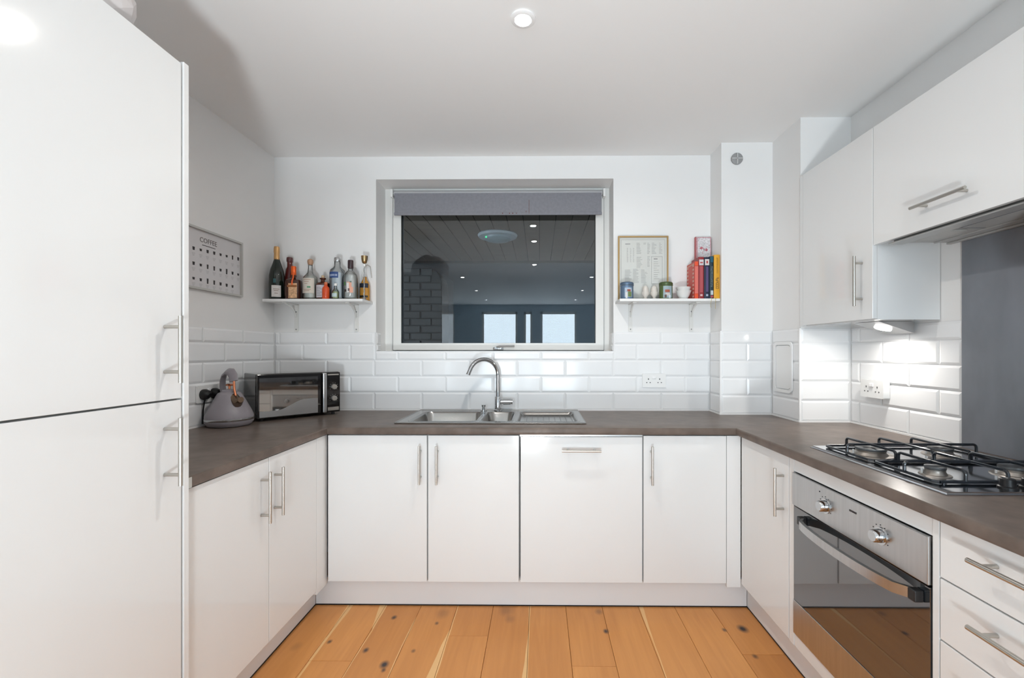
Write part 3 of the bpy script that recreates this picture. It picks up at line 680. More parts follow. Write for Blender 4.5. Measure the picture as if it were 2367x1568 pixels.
# rim plate with openings (grid)
def grid_plate(xs, ys, holes, z0, z1):
    bm = B()
    for i in range(len(xs) - 1):
        for j in range(len(ys) - 1):
            if (i, j) in holes: continue
            box(bm, xs[i], xs[i + 1], ys[j], ys[j + 1], z0, z1)
    bmesh.ops.remove_doubles(bm, verts=bm.verts, dist=1e-5)
    seen = {}
    for f_ in list(bm.faces):
        key = tuple(sorted(v.index for v in f_.verts)); 
    bm.verts.index_update(); dup = {}
    for f_ in list(bm.faces):
        key = tuple(sorted(v.index for v in f_.verts)); dup.setdefault(key, []).append(f_)
    bmesh.ops.delete(bm, geom=[f_ for l in dup.values() if len(l) > 1 for f_ in l], context='FACES_ONLY')
    return bm
bx0, bx1, hx0, hx1, dx0, dx1, by0, by1 = -.690, -.335, -.312, -.148, -.118, .205, 2.318, 2.690
rim = grid_plate([SX0, bx0, bx1, hx0, hx1, dx0, dx1, SX1], [SY0, by0, by1, SY1], {(1, 1), (3, 1), (5, 1)}, ZT + .0005, ZT + .0055)
obj('rim', rim, M['sink'], sk)
edge = B(); tube(edge, [(SX0, SY0, ZT + .004), (SX1, SY0, ZT + .004), (SX1, SY1, ZT + .004), (SX0, SY1, ZT + .004), (SX0, SY0, ZT + .004)], .004, 8); obj('rolled_edge', edge, M['sink'], sk, smooth=True)
basin('main_bowl', bx0, bx1, by0, by1, .15, .05); basin('half_bowl', hx0, hx1, by0, by1, .10, .045); basin('drainer', dx0, dx1, by0, by1, .014, .03, taper=.012)
gr = B()
for k in range(9): tube(gr, [(dx0 + .045 + k * .032, by0 + .04, ZT - .0118), (dx0 + .045 + k * .032, by1 - .05, ZT - .0118)], .002, 6)
obj('drainer_grooves', gr, M['sink'], sk, kind='stuff')
for x_, y_, z_ in (((bx0 + bx1) / 2, 2.5, ZT - .149), ((hx0 + hx1) / 2, 2.5, ZT - .099)): obj('waste', lz(x_, y_, [(.035, z_), (.035, z_ + .003), (.028, z_ + .0035), (.0, z_ + .001)], n=20), M['chrome'], sk, smooth=True)
kn = B(); tube(kn, [(-.345, 2.735, ZT + .006), (-.345, 2.735, ZT + .009)], .020, 18); tube(kn, [(-.345, 2.735, ZT + .008), (-.345, 2.735, ZT + .033)], .009, 14); tube(kn, [(-.345, 2.735, ZT + .031), (-.345, 2.735, ZT + .042)], .013, 16)
obj('waste_knob', kn, M['chrome'], sk, smooth=True)
tp = thing('kitchen_tap', 'chrome swan-neck mixer tap behind the sink', 'tap', (-.256, 2.735, ZT + .006)); TX, TY = -.256, 2.735
obj('body', lz(TX, TY, [(.026, ZT + .006), (.026, ZT + .012), (.0205, ZT + .016), (.0205, ZT + .088), (.018, ZT + .093), (.013, ZT + .095)], n=24), M['chrome'], tp, smooth=True)
dv = Vector((-.83, -.56, 0)).normalized(); pts = [Vector((TX, TY, ZT + .09)), Vector((TX, TY, ZT + .16)), Vector((TX, TY, ZT + .215))]
Ra = .098; cz = ZT + .225
for a in range(0, 161, 10): pts.append(Vector((TX, TY, cz)) + dv * (Ra - Ra * math.cos(R(a))) + Vector((0, 0, Ra * math.sin(R(a)))))
e_ = pts[-1]; dn = (pts[-1] - pts[-2]).normalized(); pts.append(e_ + dn * .022)
obj('spout', tube(B(), pts, [.0125] * (len(pts) - 1) + [.0125], 16), M['chrome'], tp, smooth=True)
obj('aerator', tube(B(), [pts[-1] - dn * .001, pts[-1] + dn * .006], .0138, 16), M['chrome'], tp, smooth=True)
lv = B(); tube(lv, [(TX + .018, TY, ZT + .062), (TX + .032, TY, ZT + .062), (TX + .033, TY, ZT + .062), (TX + .078, TY, ZT + .062)], [.0155, .0155, .019, .019], 18)
obj('valve', lv, M['chrome'], tp, smooth=True)
obj('lever', tube(B(), [(TX + .0785, TY, ZT + .062), (TX + .090, TY, ZT + .062)], .0165, 18), M['chrome'], tp, smooth=True)

# ------------------------------------------------------------------ gas hob
HX0, HX1, HY0, HY1 = 1.048, 1.560, 1.152, 1.728
hb = thing('gas_hob', 'four-burner stainless steel gas hob set in the right worktop', 'hob', (1.3, 1.44, ZT))
pb = bx(HX0, HX1, HY0, HY1, ZT + .0005, ZT + .008)
es = [e for e in pb.edges if all(v.co.z > ZT + .005 for v in e.verts)]; bmesh.ops.bevel(pb, geom=es, offset=.006, segments=3, affect='EDGES')
obj('plate', pb, M['hob'], hb, smooth=True)
BUR = [(1.165, 1.572, .047), (1.408, 1.572, .036), (1.165, 1.318, .026), (1.395, 1.318, .036)]
for x, y, r in BUR:
    t0 = ZT + .008
    b_ = obj('burner', lz(x, y, [(r * 1.5, t0), (r * 1.45, t0 + .0025), (r * 1.1, t0 + .003), (r * .92, t0 + .012), (r * .95, t0 + .018), (r * .5, t0 + .019)], n=32), mat('burner_alloy', (.34, .31, .28), .35, .8), hb, smooth=True)
    obj('burner_cap', lz(x, y, [(r * .98, t0 + .019), (r, t0 + .021), (r * .98, t0 + .026), (r * .5, t0 + .0275), (.0005, t0 + .028)], n=32), mat('cap_enamel', (.09, .095, .10), .3, coat=.5), b_, smooth=True)
    obj('ignitor', cyl((x - r * 1.12, y + .012, t0), (x - r * 1.12, y + .012, t0 + .017), .0028, 8), M['socket'], b_)
def support(name_y0, y1, ymid, gapxs):
    y0 = name_y0; zb, zt = ZT + .014, ZT + .044; r = .0046; bm = B(); x0, x1 = 1.085, 1.535
    tube(bm, [(x0 + .01, y0, zb), (x1 - .01, y0, zb), (x1, y0 + .01, zb), (x1, y1 - .01, zb), (x1 - .01, y1, zb), (x0 + .01, y1, zb), (x0, y1 - .01, zb), (x0, y0 + .01, zb), (x0 + .01, y0, zb)], r, 8)
    def arch(a, b):
        a, b = Vector(a), Vector(b); d = (b - a).normalized(); rr_ = .011
        P = [Vector((a.x, a.y, zb)), Vector((a.x, a.y, zt - rr_))]
        for k in range(1, 5): an = R(90 * k / 4); P.append(Vector((a.x, a.y, zt - rr_)) + d * rr_ * (1 - math.cos(an)) + Vector((0, 0, rr_ * math.sin(an))))
        for k in range(0, 4): an = R(90 - 90 * k / 4); P.append(Vector((b.x, b.y, zt - rr_)) - d * rr_ * (1 - math.cos(an)) + Vector((0, 0, rr_ * math.sin(an))))
        P += [Vector((b.x, b.y, zt - rr_)), Vector((b.x, b.y, zb))]
        tube(bm, P, r, 8)
    arch((x0, ymid, 0), (x1, ymid, 0))
    for gx in gapxs: arch((gx, y1, 0), (gx, y0, 0))
    for x in (x0 + .02, x1 - .02):
        for y in (y0, y1): tube(bm, [(x, y, zb), (x, y, ZT + .008)], .004, 8)
    return obj('pan_support', bm, M['enamel'], hb, smooth=True)
support(1.462, 1.695, 1.575, (1.165, 1.287, 1.408)); support(1.225, 1.452, 1.330, (1.165, 1.280, 1.395))
for x in (1.245, 1.303, 1.361, 1.419):
    k_ = obj('knob', lz(x, 1.192, [(.021, ZT + .008), (.021, ZT + .012), (.017, ZT + .014), (.0155, ZT + .032), (.013, ZT + .034)], n=24), M['black'], hb, smooth=True)
    obj('pointer', bx(x - .001, x + .001, 1.192, 1.206, ZT + .034, ZT + .0348), M['socket'], k_)

# ------------------------------------------------------------------ oven
ov = thing('oven', 'built-in steel oven with dark glass door and two knobs', 'oven', (1.3, 1.417, .19)); OX = .975; OY0, OY1 = 1.119, 1.715
obj('body', bx(1.006, 1.55, 1.125, 1.709, .20, .80), M['black'], ov)
obj('control_panel', bx(OX - .004, 1.004, OY0, OY1, .687, .810, .002), M['steel'], ov)
dk = obj('door', bx(OX + .002, 1.004, OY0, OY1, .322, .681, .001, 1), M['bglass'], ov)
obj('door_trim', bx(OX, 1.004, OY0, OY1, .194, .3215, .001, 1), M['steel'], ov)
hd = B(); pts = []
for k in range(15):
    t = k / 14; y = 1.640 - t * (1.640 - 1.150); bow = math.sin(math.pi * min(1, max(0, t))) ** .35
    pts.append((OX - .006 - .050 * bow, y, .649))
for i in range(14):
    pass
L0 = []
for (x, y, z) in pts:
    L0.append([hd.verts.new((x - .006, y, z - .014)), hd.verts.new((x + .006, y, z - .014)), hd.verts.new((x + .006, y, z + .014)), hd.verts.new((x - .006, y, z + .014))])
for a_, b_ in zip(L0, L0[1:]):
    for k in range(4): hd.faces.new((a_[k], a_[(k + 1) % 4], b_[(k + 1) % 4], b_[k]))
hd.faces.new(L0[0][::-1]); hd.faces.new(L0[-1]); bmesh.ops.recalc_face_normals(hd, faces=hd.faces)
obj('handle', hd, M['steel'], dk, smooth=True)
for y in (1.642, 1.148): obj('handle_mount', bx(OX - .022, OX + .002, y - .012, y + .012, .634, .664, .003), M['black'], dk)
for y in (1.516, 1.273):
    kb = B(); tube(kb, [(OX - .004, y, .748), (OX - .007, y, .748), (OX - .0071, y, .748), (OX - .026, y, .748), (OX - .029, y, .748)], [.025, .025, .019, .0175, .015], 26)
    obj('knob', kb, M['chrome'], ov, smooth=True)
tk = B()
for y in (1.516, 1.273):
    for k in range(9):
        a_ = R(-30 + k * 30); box(tk, OX - .0052, OX - .004, y + .031 * math.cos(a_) - .0012, y + .031 * math.cos(a_) + .0012, .748 + .031 * math.sin(a_) - .0012, .748 + .031 * math.sin(a_) + .0012)
for k in range(5): box(tk, OX - .0052, OX - .004, 1.395 - k * .0065, 1.399 - k * .0065, .7735, .779)
box(tk, OX - .0052, OX - .004, 1.545, 1.549, .786, .790)
obj('printed_marks', tk, M['ink'], ov, kind='stuff')

# ------------------------------------------------------------------ microwave
mw_a = R(47.0)
mw = thing('microwave', 'black compact microwave with mirrored door standing in the left corner', 'microwave', (-1.483, 2.307, ZT), mw_a)
MWW, MWD, MZ0, MZ1 = .436, .238, .014, .252
q_ = dict(world=False)
obj('case', bx(0, MWW, .012, MWD, MZ0, MZ1, .006), M['blackgloss'], mw, **q_)
dr_ = obj('door', bx(.003, .325, -.006, .011, MZ0 + .002, MZ1 - .003, .003), M['blackgloss'], mw, **q_)
obj('mirror_panel', bx(.012, .306, -.0075, -.006, MZ0 + .008, MZ1 - .022), M['mirror'], dr_, **q_)
hb_ = B()
gp = []
for k in range(17): u_ = min(1, max(0, (k / 16 - .28) / .50)); gp.append((.012 + .294 * k / 16, MZ0 + .040 + .052 * u_ * u_ * (3 - 2 * u_)))
va = [hb_.verts.new((x, -.0085, MZ0 + .008)) for x, z in gp]; vt = [hb_.verts.new((x, -.0085, z)) for x, z in gp]
vc_ = [hb_.verts.new((x, -.0075, MZ0 + .008)) for x, z in gp]; vd = [hb_.verts.new((x, -.0075, z)) for x, z in gp]
for k in range(16):
    hb_.faces.new((va[k], va[k + 1], vt[k + 1], vt[k])); hb_.faces.new((vc_[k + 1], vc_[k], vd[k], vd[k + 1])); hb_.faces.new((vt[k], vt[k + 1], vd[k + 1], vd[k])); hb_.faces.new((va[k + 1], va[k], vc_[k], vc_[k + 1]))
obj('steel_strip', hb_, M['steel'], dr_, **q_)
obj('handle', bx(.329, .351, -.024, .0, MZ0 + .004, MZ1 - .004, .005), M['steel'], dr_, **q_)
obj('control_panel', bx(.355, MWW - .002, -.004, .011, MZ0 + .002, MZ1 - .003, .003), M['blackgloss'], mw, **q_)
for z in (MZ0 + .083, MZ0 + .150):
    t_ = B(); tube(t_, [(.397, -.004, z), (.397, -.0155, z), (.397, -.018, z)], [.0165, .0155, .013], 22)
    kk = obj('knob', t_, M['steelv'], mw, smooth=True, **q_)
t_ = bx(.362, .426, -.0045, -.003, MZ1 - .020, MZ1 - .012); obj('trim_strip', t_, M['steelv'], mw, **q_)
obj('open_button', bx(.362, .426, -.007, -.003, MZ0 + .012, MZ0 + .032, .001, 1), M['steelv'], mw, **q_)
ft = B()
for x in (.03, MWW - .03):
    for y in (.03, MWD - .03): tube(ft, [(x, y, .0), (x, y, MZ0 + .001)], .010, 10)
obj('feet', ft, M['black'], mw, kind='stuff', **q_)
mk = B()
for z in (MZ0 + .083, MZ0 + .150):
    for k in range(8):
        a_ = R(-40 + k * 36); box(mk, .397 + .023 * math.cos(a_) - .001, .397 + .023 * math.cos(a_) + .001, -.0046, -.004, z + .023 * math.sin(a_) - .001, z + .023 * math.sin(a_) + .001)
obj('printed_marks', mk, M['paper'], mw, kind='stuff', **q_)

# ------------------------------------------------------------------ kettle
KX, KY = -1.556, 2.210; kz = ZT + .001
kt = thing('kettle', 'grey-lilac pyramid kettle with copper fittings left of the microwave', 'kettle', (KX, KY, kz))
obj('power_base', lz(KX, KY, [(.088, kz), (.094, kz + .004), (.104, kz + .020), (.105, kz + .028)], n=40), M['kettle'], kt, smooth=True)
obj('chrome_band', lz(KX, KY, [(.1045, kz + .0285), (.1055, kz + .030), (.1055, kz + .038), (.104, kz + .0395)], n=40), M['chrome'], kt, smooth=True)
obj('body', lz(KX, KY, [(.104, kz + .040), (.1035, kz + .052), (.094, kz + .075), (.072, kz + .120), (.054, kz + .155), (.048, kz + .163), (.040, kz + .167), (.036, kz + .168)], n=40), M['kettle'], kt, smooth=True)
obj('lid', lz(KX, KY, [(.036, kz + .168), (.035, kz + .174), (.028, kz + .179), (.010, kz + .182), (.0005, kz + .1825)], n=30), M['kettle'], kt, smooth=True)
obj('lid_knob', lz(KX, KY, [(.005, kz + .182), (.005, kz + .196), (.016, kz + .199), (.017, kz + .204), (.012, kz + .208), (.0005, kz + .209)], n=20), M['copper'], kt, smooth=True)
sd = Vector((.873, -.498, 0)).normalized(); C0 = Vector((KX, KY, kz))
hp = [C0 - sd * .056 + Vector((0, 0, .160)), C0 - sd * .068 + Vector((0, 0, .190)), C0 - sd * .066 + Vector((0, 0, .225)), C0 - sd * .050 + Vector((0, 0, .254)), C0 - sd * .020 + Vector((0, 0, .270)), C0 + sd * .012 + Vector((0, 0, .268)), C0 + sd * .034 + Vector((0, 0, .250)), C0 + sd * .042 + Vector((0, 0, .222))]
obj('handle', tube(B(), hp, .0085, 14, r2=.0215), M['kettle'], kt, smooth=True)
obj('handle_bracket', tube(B(), [C0 + sd * .062 + Vector((0, 0, .146)), C0 + sd * .046 + Vector((0, 0, .185)), C0 + sd * .042 + Vector((0, 0, .226))], .0055, 10), M['copper'], kt, smooth=True)
obj('handle_bracket', tube(B(), [C0 - sd * .050 + Vector((0, 0, .152)), C0 - sd * .060 + Vector((0, 0, .170))], .010, 10), M['copper'], kt, smooth=True)
sp = B(); L1 = []
for r_, zz, wd, hh in ((.050, .136, .024, .026), (.082, .118, .022, .024), (.108, .134, .014, .014)):
    c_ = C0 + sd * r_ + Vector((0, 0, zz)); lat = Vector((-sd.y, sd.x, 0))
    L1.append([sp.verts.new(c_ + lat * wd * math.cos(R(a)) + Vector((0, 0, 1)) * hh * math.sin(R(a))) for a in range(0, 360, 30)])
for a_, b_ in zip(L1, L1[1:]):
    for k in range(12): sp.faces.new((a_[k], a_[(k + 1) % 12], b_[(k + 1) % 12], b_[k]))
sp.faces.new(L1[-1]); bmesh.ops.recalc_face_normals(sp, faces=sp.faces)
obj('spout', sp, mat('spout_bronze', (.20, .14, .10), .18, .9), kt, smooth=True)

# ------------------------------------------------------------------ shelves and their brackets
def shelf(name, label, x0, x1, yf, brs):
    t = thing(name, label, 'shelf', ((x0 + x1) / 2, YB, 1.572))
    obj('board', bx(x0, x1, yf, YB - .001, 1.572, 1.588, .0012, 1), mat('shelf_white', (.80, .80, .79), .35), t)
    for x in brs:
        b = bx(x - .012, x + .012, YB - .007, YB - .001, 1.400, 1.5715)
        box(b, x - .012, x + .012, yf + .03, YB - .001, 1.5655, 1.5715)
        bk = obj('bracket', b, M['frame'], t)
        g_ = B(); tube(g_, [(x, YB - .008, 1.49), (x, YB - .030, 1.525), (x, YB - .075, 1.553), (x, yf + .04, 1.567)], .0045, 8, r2=.0045)
        obj('brace', g_, M['frame'], bk, smooth=True)
        for z in (1.524, 1.413): obj('screw', cyl((x, YB - .007, z), (x, YB - .0095, z), .0038, 10), mat('screw_grey', (.2, .2, .2), .5), bk)
    return t
shelf('wall_shelf', 'short white wall shelf holding bottles left of the window', -1.655, -1.055, 2.63, (-1.541, -1.158))
shelf('wall_shelf', 'short white wall shelf holding books and tins right of the window', .477, CAX0 - .004, 2.64, (.572, .953))
SZ = 1.5885

# ------------------------------------------------------------------ bottles
def glassy(name, col, rough=.05): return mat(name, col, rough, coat=.3, trans=0.0)
def bottle(name, label, cx, cy_, prof, m, sq=0, rot=0, n=30, cat='bottle'):
    t = thing(name, label, cat, (cx, cy_, SZ))
    obj('glass_body', lz(cx, cy_, [(r, SZ + z) for r, z in prof], sq=sq, rot=rot, n=n), m, t, smooth=True)
    return t
def cap(t, nm, cx, cy_, prof, m, lab=None): return obj(nm, lz(cx, cy_, [(r, SZ + z) for r, z in prof], n=22), m, t, smooth=True, label=lab)
P_CREAM = mat('label_cream', (.62, .57, .50), .6); P_WHITE = mat('label_white', (.66, .62, .60), .6); P_BLUE = mat('label_blue', (.03, .07, .22), .5)
# 1 champagne
cx, cy_ = -1.608, 2.698
t = bottle('champagne_bottle', 'dark green champagne bottle with gold foil neck, leftmost on the shelf', cx, cy_, [(.040, 0), (.0435, .006), (.0440, .10), (.043, .145), (.036, .185), (.024, .220), (.0165, .245), (.0155, .262)], glassy('champagne_glass', (.008, .014, .010)))
cap(t, 'gold_foil', cx, cy_, [(.0172, .228), (.0158, .262), (.0150, .285), (.0165, .290), (.0165, .315), (.0145, .326), (.004, .329)], mat('gold_foil', (.62, .36, .15), .32, .5))
cap(t, 'neck_band', cx, cy_, [(.0225, .217), (.0215, .226), (.0188, .229), (.0185, .2285)], M['black'])
lb = obj('label', patch(B(), cx, cy_, .0442, SZ + .015, SZ + .085, 262, 330), P_WHITE, t)
obj('crest', patch(B(), cx, cy_, .0446, SZ + .100, SZ + .125, 275, 295), mat('crest_teal', (.03, .09, .10), .4), t)
tx = B()
for z, a0, a1 in ((.060, 275, 318), (.050, 280, 312), (.035, 285, 308)): patch(tx, cx, cy_, .0449, SZ + z, SZ + z + .004, a0, a1, 6, .0002)
obj('print', tx, mat('label_print_brown', (.30, .22, .18), .6), lb, kind='stuff')
# 2 red bottle behind
cx, cy_ = -1.562, 2.757
t = bottle('spirit_bottle', 'dark red round bottle half hidden behind the champagne', cx, cy_, [(.027, 0), (.029, .006), (.029, .135), (.027, .165), (.022, .195), (.0155, .212), (.0145, .245)], glassy('dark_red_glass', (.095, .012, .010)))
cap(t, 'stopper', cx, cy_, [(.0150, .243), (.0175, .246), (.0185, .262), (.0165, .272), (.006, .275)], mat('wax_red', (.10, .03, .03), .35))
# 3 orange liqueur
cx, cy_ = -1.498, 2.690
t = bottle('liqueur_bottle', 'square brown liqueur bottle with shiny orange capsule and label', cx, cy_, [(.040, 0), (.043, .005), (.043, .105), (.040, .118), (.022, .128), (.0145, .136), (.0145, .150)], glassy('brown_glass', (.045, .014, .008)), sq=.75, rot=R(12), n=36)
cap(t, 'orange_capsule', cx - .002, cy_, [(.0155, .128), (.0150, .150), (.0150, .200), (.0135, .204), (.004, .205)], mat('orange_foil', (.75, .12, .02), .25, .4))
rb = B(); tube(rb, [(cx + .006, cy_ - .017, SZ + .165), (cx + .012, cy_ - .030, SZ + .130), (cx + .014, cy_ - .046, SZ + .108), (cx + .014, cy_ - .0475, SZ + .085)], .0045, 8, r2=.0012); obj('ribbon', rb, mat('orange_ribbon', (.80, .13, .03), .35), t)
lb = obj('label', bx(cx - .020, cx + .043, cy_ - .0455, cy_ - .0445, SZ + .006, SZ + .095), mat('label_tan', (.60, .36, .20), .55, noise=((120, 120, 120), .35, 3)), t)
obj('label_band', bx(cx - .018, cx + .041, cy_ - .0462, cy_ - .0456, SZ + .072, SZ + .084), mat('label_brown', (.28, .10, .03), .5), lb)
# 4 tequila
cx, cy_ = -1.405, 2.705
t = bottle('tequila_bottle', 'clear frosted bottle with wooden ball stopper and cream label', cx, cy_, [(.038, 0), (.042, .004), (.042, .012), (.042, .118), (.039, .140), (.026, .155), (.0165, .165), (.0125, .195), (.0125, .215)], M['cleara'])
obj('liquid', lz(cx, cy_, [(.036, SZ + .010), (.040, SZ + .013), (.040, SZ + .125), (.037, SZ + .137), (.030, SZ + .145)], n=30), mat('pale_liquid', (.66, .67, .62), .25), t, smooth=True)
cap(t, 'stopper', cx, cy_, [(.0115, .215), (.0150, .222), (.0175, .234), (.0160, .246), (.008, .252), (.001, .253)], mat('ball_wood', (.45, .27, .17), .5))
lb = obj('label', patch(B(), cx, cy_, .0424, SZ + .038, SZ + .130, 215, 325, 14), P_CREAM, t)
p_ = B(); patch(p_, cx, cy_, .0432, SZ + .070, SZ + .080, 272, 298, 6, .0002); obj('leaf_print', p_, mat('leaf_green', (.10, .28, .16), .6), lb)
p_ = B()
for z, a0, a1 in ((.118, 240, 300), (.105, 245, 285), (.094, 250, 275), (.058, 240, 300), (.050, 245, 290)): patch(p_, cx, cy_, .0432, SZ + z, SZ + z + .004, a0, a1, 6, .0002)
obj('print', p_, mat('label_print_tan', (.45, .32, .25), .6), lb, kind='stuff')
# 5 apothecary
cx, cy_ = -1.330, 2.710
t = bottle('liqueur_bottle', 'small brown apothecary bottle with white label and dark stopper', cx, cy_, [(.037, 0), (.041, .004), (.041, .092), (.038, .103), (.020, .110), (.012, .114), (.011, .125), (.018, .128), (.018, .135), (.010, .137)], glassy('apothecary_brown', (.070, .018, .008)))
cap(t, 'stopper', cx, cy_, [(.0095, .137), (.0095, .150), (.006, .152)], mat('cork', (.55, .40, .25), .7))
lb = obj('label', patch(B(), cx, cy_, .0414, SZ + .012, SZ + .088, 235, 305, 10), mat('label_lilac', (.60, .56, .60), .6), t)
p_ = B()
for k in range(6): patch(p_, cx, cy_, .0422, SZ + .022 + k * .010, SZ + .026 + k * .010, 243, 243 + (40, 34, 45, 30, 42, 36)[k], 5, .0002)
obj('print', p_, M['inkg'], lb, kind='stuff')
# 6 mini orange
cx, cy_ = -1.284, 2.652
t = bottle('miniature_bottle', 'miniature bright orange-red bottle in front of the apothecary bottle', cx, cy_, [(.019, 0), (.021, .003), (.021, .060), (.018, .070), (.010, .078), (.0085, .090)], glassy('orange_glass', (.62, .075, .018)), n=24)
cap(t, 'cap', cx, cy_, [(.0095, .088), (.0095, .100), (.006, .102)], mat('orange_cap', (.60, .16, .06), .4))
# 7 vodka
cx, cy_ = -1.243, 2.715
t = bottle('vodka_bottle', 'tall clear vodka bottle with a blue band and silver cap', cx, cy_, [(.042, 0), (.046, .005), (.046, .165), (.042, .185), (.025, .200), (.0185, .210), (.018, .240)], M['cleara'])
obj('liquid', lz(cx, cy_, [(.040, SZ + .008), (.0435, SZ + .012), (.0435, SZ + .165), (.038, SZ + .170)], n=30), mat('icy_liquid', (.64, .70, .76), .2), t, smooth=True)
cap(t, 'cap', cx, cy_, [(.0190, .236), (.0200, .240), (.0200, .258), (.017, .262), (.003, .262)], M['chrome'])
lb = obj('label', patch(B(), cx, cy_, .0464, SZ + .132, SZ + .168, 228, 300, 12), P_BLUE, t)
p_ = B()
for a0 in (234, 244, 254, 264, 276, 286): patch(p_, cx, cy_, .0472, SZ + .142, SZ + .154, a0, a0 + 6, 3, .0002)
obj('print', p_, mat('print_pale_blue', (.45, .52, .65), .6), lb, kind='stuff')
# 8 mini clear
cx, cy_ = -1.227, 2.655
t = bottle('miniature_bottle', 'miniature clear bottle of lime-green drink in front of the vodka', cx, cy_, [(.018, 0), (.020, .003), (.020, .040), (.016, .052), (.009, .060), (.008, .082)], M['cleara'], n=24)
obj('liquid', lz(cx, cy_, [(.016, SZ + .004), (.0185, SZ + .006), (.0185, SZ + .038), (.0145, SZ + .045)], n=20), mat('lime_liquid', (.42, .50, .25), .3), t, smooth=True)
obj('label', patch(B(), cx, cy_, .0203, SZ + .012, SZ + .034, 225, 315, 8), mat('label_sky', (.50, .62, .62), .6), t)
cap(t, 'cap', cx, cy_, [(.0085, .080), (.0085, .094), (.005, .095)], M['socket'])
# 9 gin
cx, cy_ = -1.155, 2.700
t = bottle('gin_bottle', 'round clear gin bottle with dark cap and pink floral label', cx, cy_, [(.038, 0), (.0415, .005), (.0415, .130), (.037, .155), (.024, .172), (.014, .180), (.0135, .205)], M['cleara'])
obj('liquid', lz(cx, cy_, [(.036, SZ + .008), (.0385, SZ + .011), (.0385, SZ + .130), (.033, SZ + .152)], n=30), mat('clear_gin', (.68, .68, .66), .2), t, smooth=True)
cap(t, 'cap', cx, cy_, [(.0150, .192), (.0165, .195), (.0165, .238), (.0145, .243), (.003, .244)], mat('dark_plum_cap', (.045, .025, .03), .35))
lbl = [('leaf', 235, 250, .085, .105, (.08, .20, .06)), ('petal', 262, 300, .055, .105, (.70, .36, .26)), ('white_shape', 262, 280, .040, .100, (.72, .70, .68)), ('dark_shape', 238, 258, .045, .060, (.06, .05, .05)), ('dark_shape', 272, 284, .050, .066, (.08, .06, .06)), ('petal', 285, 312, .040, .075, (.72, .38, .28)), ('leaf', 285, 300, .102, .110, (.16, .20, .16))]
for nm, a0, a1, z0, z1, c_ in lbl:
    obj(nm, patch(B(), cx, cy_, .0419 + .0007 * (nm != 'petal'), SZ + z0, SZ + z1, a0, a1, 6), mat('gin_' + nm + str(round(c_[0] * 100)), c_, .6), t)
# 10 amber bottle with jigger on a bar spoon
cx, cy_ = -1.090, 2.758
t = bottle('whisky_bottle', 'slim amber bottle with black label, rightmost on the left shelf', cx, cy_, [(.027, 0), (.030, .003), (.030, .060), (.029, .095), (.022, .118), (.012, .135), (.011, .150)], glassy('amber_glass', (.50, .24, .04)), n=26)
obj('label', patch(B(), cx, cy_, .0304, SZ + .080, SZ + .107, 215, 330, 10), mat('label_navy', (.015, .02, .035), .5), t)
obj('lower_band', patch(B(), cx, cy_, .0304, SZ + .020, SZ + .032, 215, 325, 10), mat('label_ink', (.03, .025, .02), .5), t)
t = thing('bar_spoon', 'long twisted steel bar spoon with a brass jigger on top', 'bar tool', (-1.074, 2.705, SZ))
pp = [(-1.074 + .0012 * math.cos(k * 1.6), 2.705 + .0012 * math.sin(k * 1.6), SZ + .012 + k * .0098) for k in range(22)]
obj('twisted_stem', tube(B(), pp, .0034, 8), M['chrome'], t, smooth=True)
obj('bowl', lz(-1.074, 2.705, [(.0005, SZ), (.010, SZ + .003), (.012, SZ + .009), (.008, SZ + .016), (.003, SZ + .020)], n=18), M['chrome'], t, smooth=True)
t = thing('jigger', 'brass cocktail jigger balanced above the amber bottle', 'jigger', (-1.072, 2.705, SZ + .21))
obj('cup', lz(-1.072, 2.705, [(.008, SZ + .2225), (.0135, SZ + .228), (.0185, SZ + .250), (.0200, SZ + .270), (.0188, SZ + .2702), (.012, SZ + .232)], n=24), M['brass'], t, smooth=True)
t = thing('bar_tool_stand', 'thin pale wire stand arching around the bar spoon', 'stand', (-1.07, 2.74, SZ))
obj('wire_hoop', tube(B(), [(-1.122, 2.790, SZ + .001), (-1.122, 2.790, SZ + .17), (-1.112, 2.790, SZ + .21), (-1.088, 2.790, SZ + .232), (-1.068, 2.790, SZ + .220), (-1.060, 2.790, SZ + .15)], .0022, 8), M['steelv'], t, smooth=True)

# ------------------------------------------------------------------ right shelf
t = thing('framed_print', 'gold-framed recipe print leaning on the right shelf', 'picture', (.645, 2.77, SZ))
fx0, fx1, fz0, fz1 = .490, .802, SZ, SZ + .404
g_ = B(); ring(g_, fx0, fx1, fz0, fz1, .0085, 2.765, 2.780); obj('frame', g_, M['gold'], t)
pr = obj('print', bx(fx0 + .008, fx1 - .008, 2.772, 2.776, fz0 + .008, fz1 - .008), M['paper'], t)
p_ = B(); ring(p_, fx0 + .020, fx1 - .020, fz0 + .018, fz1 - .022, .0012, 2.7712, 2.7718); yy = 2.7713
def lines(bm, x0, x1, z0, z1, n, rg, h=.0016, gap=0):
    for k in range(n):
        z = z1 - (k + .5) * (z1 - z0) / n; L_ = rg.uniform(.5, 1) * (x1 - x0); box(bm, x0, x0 + L_, yy - .0004, yy, z - h / 2, z + h / 2)
rg = random.Random(3)
lines(p_, .535, .585, 1.938, 1.950, 1, rg, .005)
for xx in (.545, .565, .583): lines(p_, xx, xx + .008, 1.83, 1.92, 14, rg)
